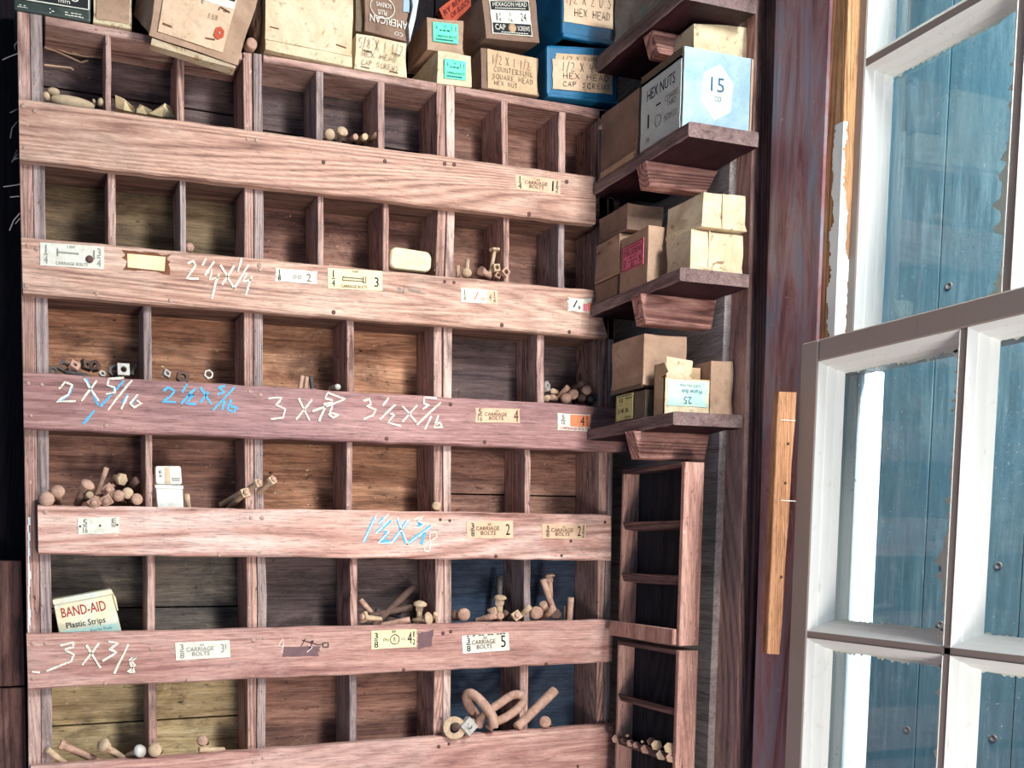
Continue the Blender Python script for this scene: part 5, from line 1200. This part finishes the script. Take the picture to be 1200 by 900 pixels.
B('middle of three long nutted bolts leaning on the double divider', (303.5, 565.5), (258, 592), -.016, .046, 6.6, 3.4, 'square', 'rust_pale', 'long nutted bolts at the double divider')
B('rightmost of three long nutted bolts leaning on the double divider', (320, 562), (282, 596), -.024, .036, 6.6, 3.4, 'square', 'rust_pale', 'long nutted bolts at the double divider')
B('lone round bolt head at the double divider above chalk 1 1/2 X 3/8', (511.5, 593), (508, 602), -.004, .03, 5.6, 2.6, 'carriage', 'rust_pale')
# --- fifth row
q = quad_y(((62.5, 707), (131.5, 693.5), (143, 742), (71, 752)), .010)
t = thing('bandage_tin', 'pale hinged bandage tin with red lettering tilted in the left bin', 'tin', (q[2]+q[3])/2)
n = V((0, -1, 0)); rg = rounded(q, .004, 3)
m = MB(); m.rings([inset(rg, .985), [p+V((0, .001, 0)) for p in rg], [p+V((0, .024, 0)) for p in rg], [p+V((0, .025, 0)) for p in inset(rg, .985)]]); bd_ = m.build('body', 'tin_pale', t)
ql = quad_y(((61.5, 703), (130.8, 690.5), (132.5, 696), (62.5, 709)), .008); rl = rounded(ql, .0015, 2)
m = MB(); m.rings([rl, [p+V((0, .028, 0)) for p in rl]]); m.build('lid', 'tin_pale', t)
m = MB(); pts = [P(a, b, y=.0085) for a, b in ((131.5, 693), (136, 701), (138.5, 715), (137.5, 716), (134, 704))]; m.prism(pts, [p+V((0, .02, 0)) for p in pts]); m.build('latch', 'tin_cream', t)
m = MB(); text_into(m, q, [('BAND-AID', .10, .60, .84, .84)]); m.build('lettering', 'ink_red', bd_)
m = MB(); text_into(m, q, [('Plastic Strips', .14, .27, .78, .46)]); m.build('lettering', 'ink', bd_)
m = MB(); text_into(m, q, [('Sterile Pads', .50, .14, .86, .21)]); m.build('lettering', 'ink_blue', bd_)
card([p+V((0, -.0002, 0)) for p in sub(q, .02, .02, .98, .26)], .0003, 'blue_band', 'paper_aqua', bd_, .06, 4)
GR = 'bolts heaped in the fourth bin above the circle label'
for lb, h_, t_, yh, yt, r_, s_, k_, mt in (
  ('long dark rod leaning up across the heap above the circle label', (484, 688), (437, 734), .048, .004, 4, 4.2, 'rod', 'rust_dark'), ('rod leaning on the left divider above the circle label', (422, 703), (438, 722), .030, .020, 3.6, 3.6, 'rod', 'rust'),
  ('bolt with a square nut at the left divider, above the circle label', (425, 723), (446, 726), -.004, .010, 7.4, 3.4, 'square', 'rust_pale'), ('round-topped bolt standing upright in the heap above the circle label', (492, 708.5), (491, 726), .004, .008, 8.4, 3.4, 'carriage', 'rust_pale'),
  ('rod lying behind the standing bolt above the circle label', (482, 712), (432, 722), .026, .014, 4, 4, 'rod', 'rust_dark'), ('rod end pointing right, low in the heap above the circle label', (480.5, 726), (446, 733), -.002, .012, 3.8, 3.6, 'rod', 'rust'),
  ('concave bolt head facing right at the double divider, above the circle label', (502, 725), (484, 728), -.008, .010, 8.2, 3.4, 'carriage', 'rust_pale'), ('small bolt end beyond the concave head', (511, 719), (506, 726), -.004, .010, 3.4, 3, 'rod', 'rust_pale'),
  ('dim rod low behind the heap above the circle label', (470, 722), (440, 716), .03, .034, 3.4, 3.4, 'rod', 'iron')):
    B(lb, h_, t_, yh, yt, r_, s_, k_, mt, GR)
GT = 'bolts along the two right bins above the label 5'
for lb, h_, t_, yh, yt, r_, s_, k_, mt in (
  ('large round head at the left of the fifth bin above label 5', (543.5, 720), (546, 722), -.004, .035, 7.6, 3.6, 'carriage', 'rust'), ('half-hidden head behind the large round one', (533.5, 721), (536, 724), .008, .04, 6.6, 3.6, 'carriage', 'rust_dark'),
  ('standing round-topped bolt in the fifth bin above label 5', (586, 701), (584.5, 728), .006, .010, 7.6, 4, 'carriage', 'rust_pale'), ('dark rod upright behind the standing round-topped bolt', (585.5, 675), (585, 705), .038, .036, 4, 4, 'rod', 'iron'),
  ('lying rod whose end faces right, fifth bin above label 5', (581, 721), (559, 728), -.006, .016, 4.4, 4, 'rod', 'rust'), ('square nut at the foot of the standing round-topped bolt', (576, 717), (586, 722), .008, .02, 7, 3, 'square', 'rust_pale'),
  ('rounded bolt end below the standing round-topped bolt', (587, 721), (580, 727), -.002, .016, 4.6, 4.4, 'rod', 'rust'), ('dim rod leaning right of the standing round-topped bolt', (593.5, 717), (586, 727), .004, .018, 3.6, 3.4, 'rod', 'rust_dark'),
  ('square nut on edge left of the divider above label 5', (606, 721), (598, 726), -.010, .020, 7.2, 3.2, 'square', 'rust_pale'), ('bolt end leaning against the divider above label 5', (621, 711), (605, 726), -.010, .014, 3.8, 3.6, 'rod', 'rust_pale'),
  ('broad round head in the sixth bin above label 5', (628.5, 718), (632, 724), -.006, .03, 7.8, 3.6, 'carriage', 'rust'), ('bolt end above the broad round head', (636, 707), (642, 722), .008, .02, 4.6, 4.6, 'rod', 'rust'),
  ('short rod leaning right beside the broad round head', (649, 712), (637, 726), -.006, .014, 4, 4, 'rod', 'rust'), ('long rod leaning left, tallest in the sixth bin', (636, 679), (651, 722), .010, .012, 3.8, 3.8, 'rod', 'rust'),
  ('round-topped bolt behind the long leaning rod', (644, 675), (645, 700), .026, .024, 6.4, 3.2, 'carriage', 'rust'), ('dull hex head at the foot of the long leaning rod', (651, 719), (655, 726), -.004, .02, 6.4, 3.2, 'hex', 'rust_dark'),
  ('upright rod standing alone at the right of the sixth bin', (669, 700), (667, 728), .004, .006, 3.8, 3.8, 'rod', 'rust'), ('thin dim rod just left of the lone upright rod', (662.5, 710), (661, 728), .012, .012, 2.2, 2.2, 'rod', 'rust_dark')):
    B(lb, h_, t_, yh, yt, r_, s_, k_, mt, GT)
# --- bottom row
GU = 'bolts in the bottom-left bins'
for lb, h_, t_, yh, yt, r_, s_, k_, mt in (
  ('bolt end pointing up-left at the far left of the bottom row', (55, 878), (80, 898), -.006, .010, 3.8, 4, 'rod', 'rust_pale'), ('long bolt with its head up-left in the bottom-left bin', (70, 872), (118, 893), .014, .012, 6.6, 4.4, 'hex', 'rust'),
  ('broad-headed bolt lying to the right in the bottom-left bin', (121, 873), (146, 890), -.002, .020, 8.6, 4.4, 'carriage', 'rust_pale'), ('pale round head facing out near the divider of the bottom row', (164, 880), (150, 886), -.010, .020, 8, 4, 'carriage', 'zinc'),
  ('round head just right of the divider in the bottom row', (181.5, 879), (188, 880), -.012, .020, 8.2, 4, 'carriage', 'rust_pale'), ('round head above the lying rod in the second bottom bin', (237, 868), (242, 870), .004, .04, 6.6, 3.6, 'carriage', 'rust'),
  ('rod lying along the lip in the second bottom bin', (233, 878.5), (263, 879), -.004, .004, 3.8, 3.6, 'rod', 'rust_pale')):
    B(lb, h_, t_, yh, yt, r_, s_, k_, mt, GU)
p = P(532.5, 853, y=-.020); R = px2m(13.5, p); d = V((-.25, -1, .12)).normalized()
t = thing('washer', 'large round washer hanging on a bolt end over the bottom rail', 'washer', p)
m = MB(); u = d.orthogonal().normalized(); w_ = d.cross(u)
ring = lambda h, r: [p+d*h+(u*math.cos(2*math.pi*i/28)+w_*math.sin(2*math.pi*i/28))*r for i in range(28)]
m.rings([ring(.001, R*.44), ring(.001, R*.96), ring(.0004, R), ring(-.001, R), ring(-.0012, R*.44), ring(.001, R*.44)], False, False); m.build('ring', 'rust_pale', t)
B('bolt end poking through the large washer', (533, 852), (552, 846), -.026, .030, 4.8, 4.8, 'rod', 'rust_dark')
nut('grey square nut tipped on its corner beside the washer', (548.5, 851), -.022, 11.5, 4, 'zinc', (.05, -1, .1), -.05, .30)
B('threaded bolt end inside the grey square nut', (549, 850.5), (556, 842), -.028, .02, 3.4, 3.2, 'rod', 'zinc')
def ubolt(label, pts, r):
    W = [P(a, b, y=y) for a, b, y in pts]; fine = []
    for i in range(len(W)-1):
        p0, p1, p2, p3 = W[max(i-1, 0)], W[i], W[i+1], W[min(i+2, len(W)-1)]
        for k in range(6):
            s = k/6; fine.append(.5*((2*p1)+(p2-p0)*s+(2*p0-5*p1+4*p2-p3)*s*s+(3*p1-p0-3*p2+p3)*s**3))
    fine.append(W[-1]); m = MB(); R = px2m(r, W[0]); m.tube(fine, [R*.92]+[R]*(len(fine)-2)+[R*.92], 14)
    tag(m.build('u_bolt', 'rust'), label, 'u-bolt', 'U-bolts in the bottom row')
ubolt('left U-bolt, its bend up-left, above the bottom rail', [(563, 848, .022), (557, 838, .020), (549, 826, .016), (546.5, 816, .010), (551.5, 812.5, .002), (560, 818, -.006), (569, 828, -.014), (577, 840, -.020), (578.5, 853, -.022)], 5.6)
ubolt('right U-bolt, its bend up-right, above the bottom rail', [(561, 852, .004), (562.5, 843, .002), (572, 834, -.001), (586, 824, -.005), (600, 815, -.008), (610, 814.5, -.010), (613.5, 821, -.011), (606, 831, -.010), (592, 841, -.009), (579, 847, -.008), (572, 854, -.008)], 5.0)
B('thick rod leaning up-right at the divider of the bottom row', (650.5, 808.5), (605, 853), .006, -.004, 6, 5.8, 'rod', 'rust')
B('round bolt head alone right of the thick rod, bottom row', (638.5, 846), (644, 850), -.004, .03, 7.2, 3.6, 'carriage', 'rust')
# --- tray of the lower narrow rack
GV = 'bolt heads lined up in the tray of the lower narrow rack'
xt = .797
for lb, c, r, k, mt in (('hex head furthest left in the lower rack tray', (722, 866), 5.2, 'hex', 'rust'), ('small bolt end raised behind the left of the tray row', (735, 862), 3.6, 'rod', 'rust_pale'), ('second head from the left in the lower rack tray', (731, 868), 4, 'hex', 'rust_dark'),
  ('third head from the left in the lower rack tray', (738.5, 871), 4.4, 'hex', 'rust'), ('fourth head from the left in the lower rack tray', (745.5, 873), 4, 'hex', 'rust'), ('small round end above the middle of the tray row', (752.5, 869), 3.6, 'rod', 'rust_pale'),
  ('fifth head from the left in the lower rack tray, paler', (756.5, 878), 5.6, 'hex', 'rust'), ('dark tilted head behind the middle of the tray row', (763, 869), 5, 'hex', 'rust_dark'), ('big pale hex head right of the middle of the tray row', (769.5, 873.5), 6.4, 'hex', 'rust_pale'),
  ('lower pale hex head under the big one in the tray', (775, 885), 6, 'hex', 'rust_pale'), ('upper right hex head by the near end of the tray', (784.5, 876.5), 6.6, 'hex', 'rust_pale'), ('lowest right hex head by the near end of the tray', (786.5, 888), 6, 'hex', 'rust')):
    B(lb, c, (c[0]+3, c[1]+1), 0, xt+.024, r, r*.5, k, mt, GV, xplane=xt)
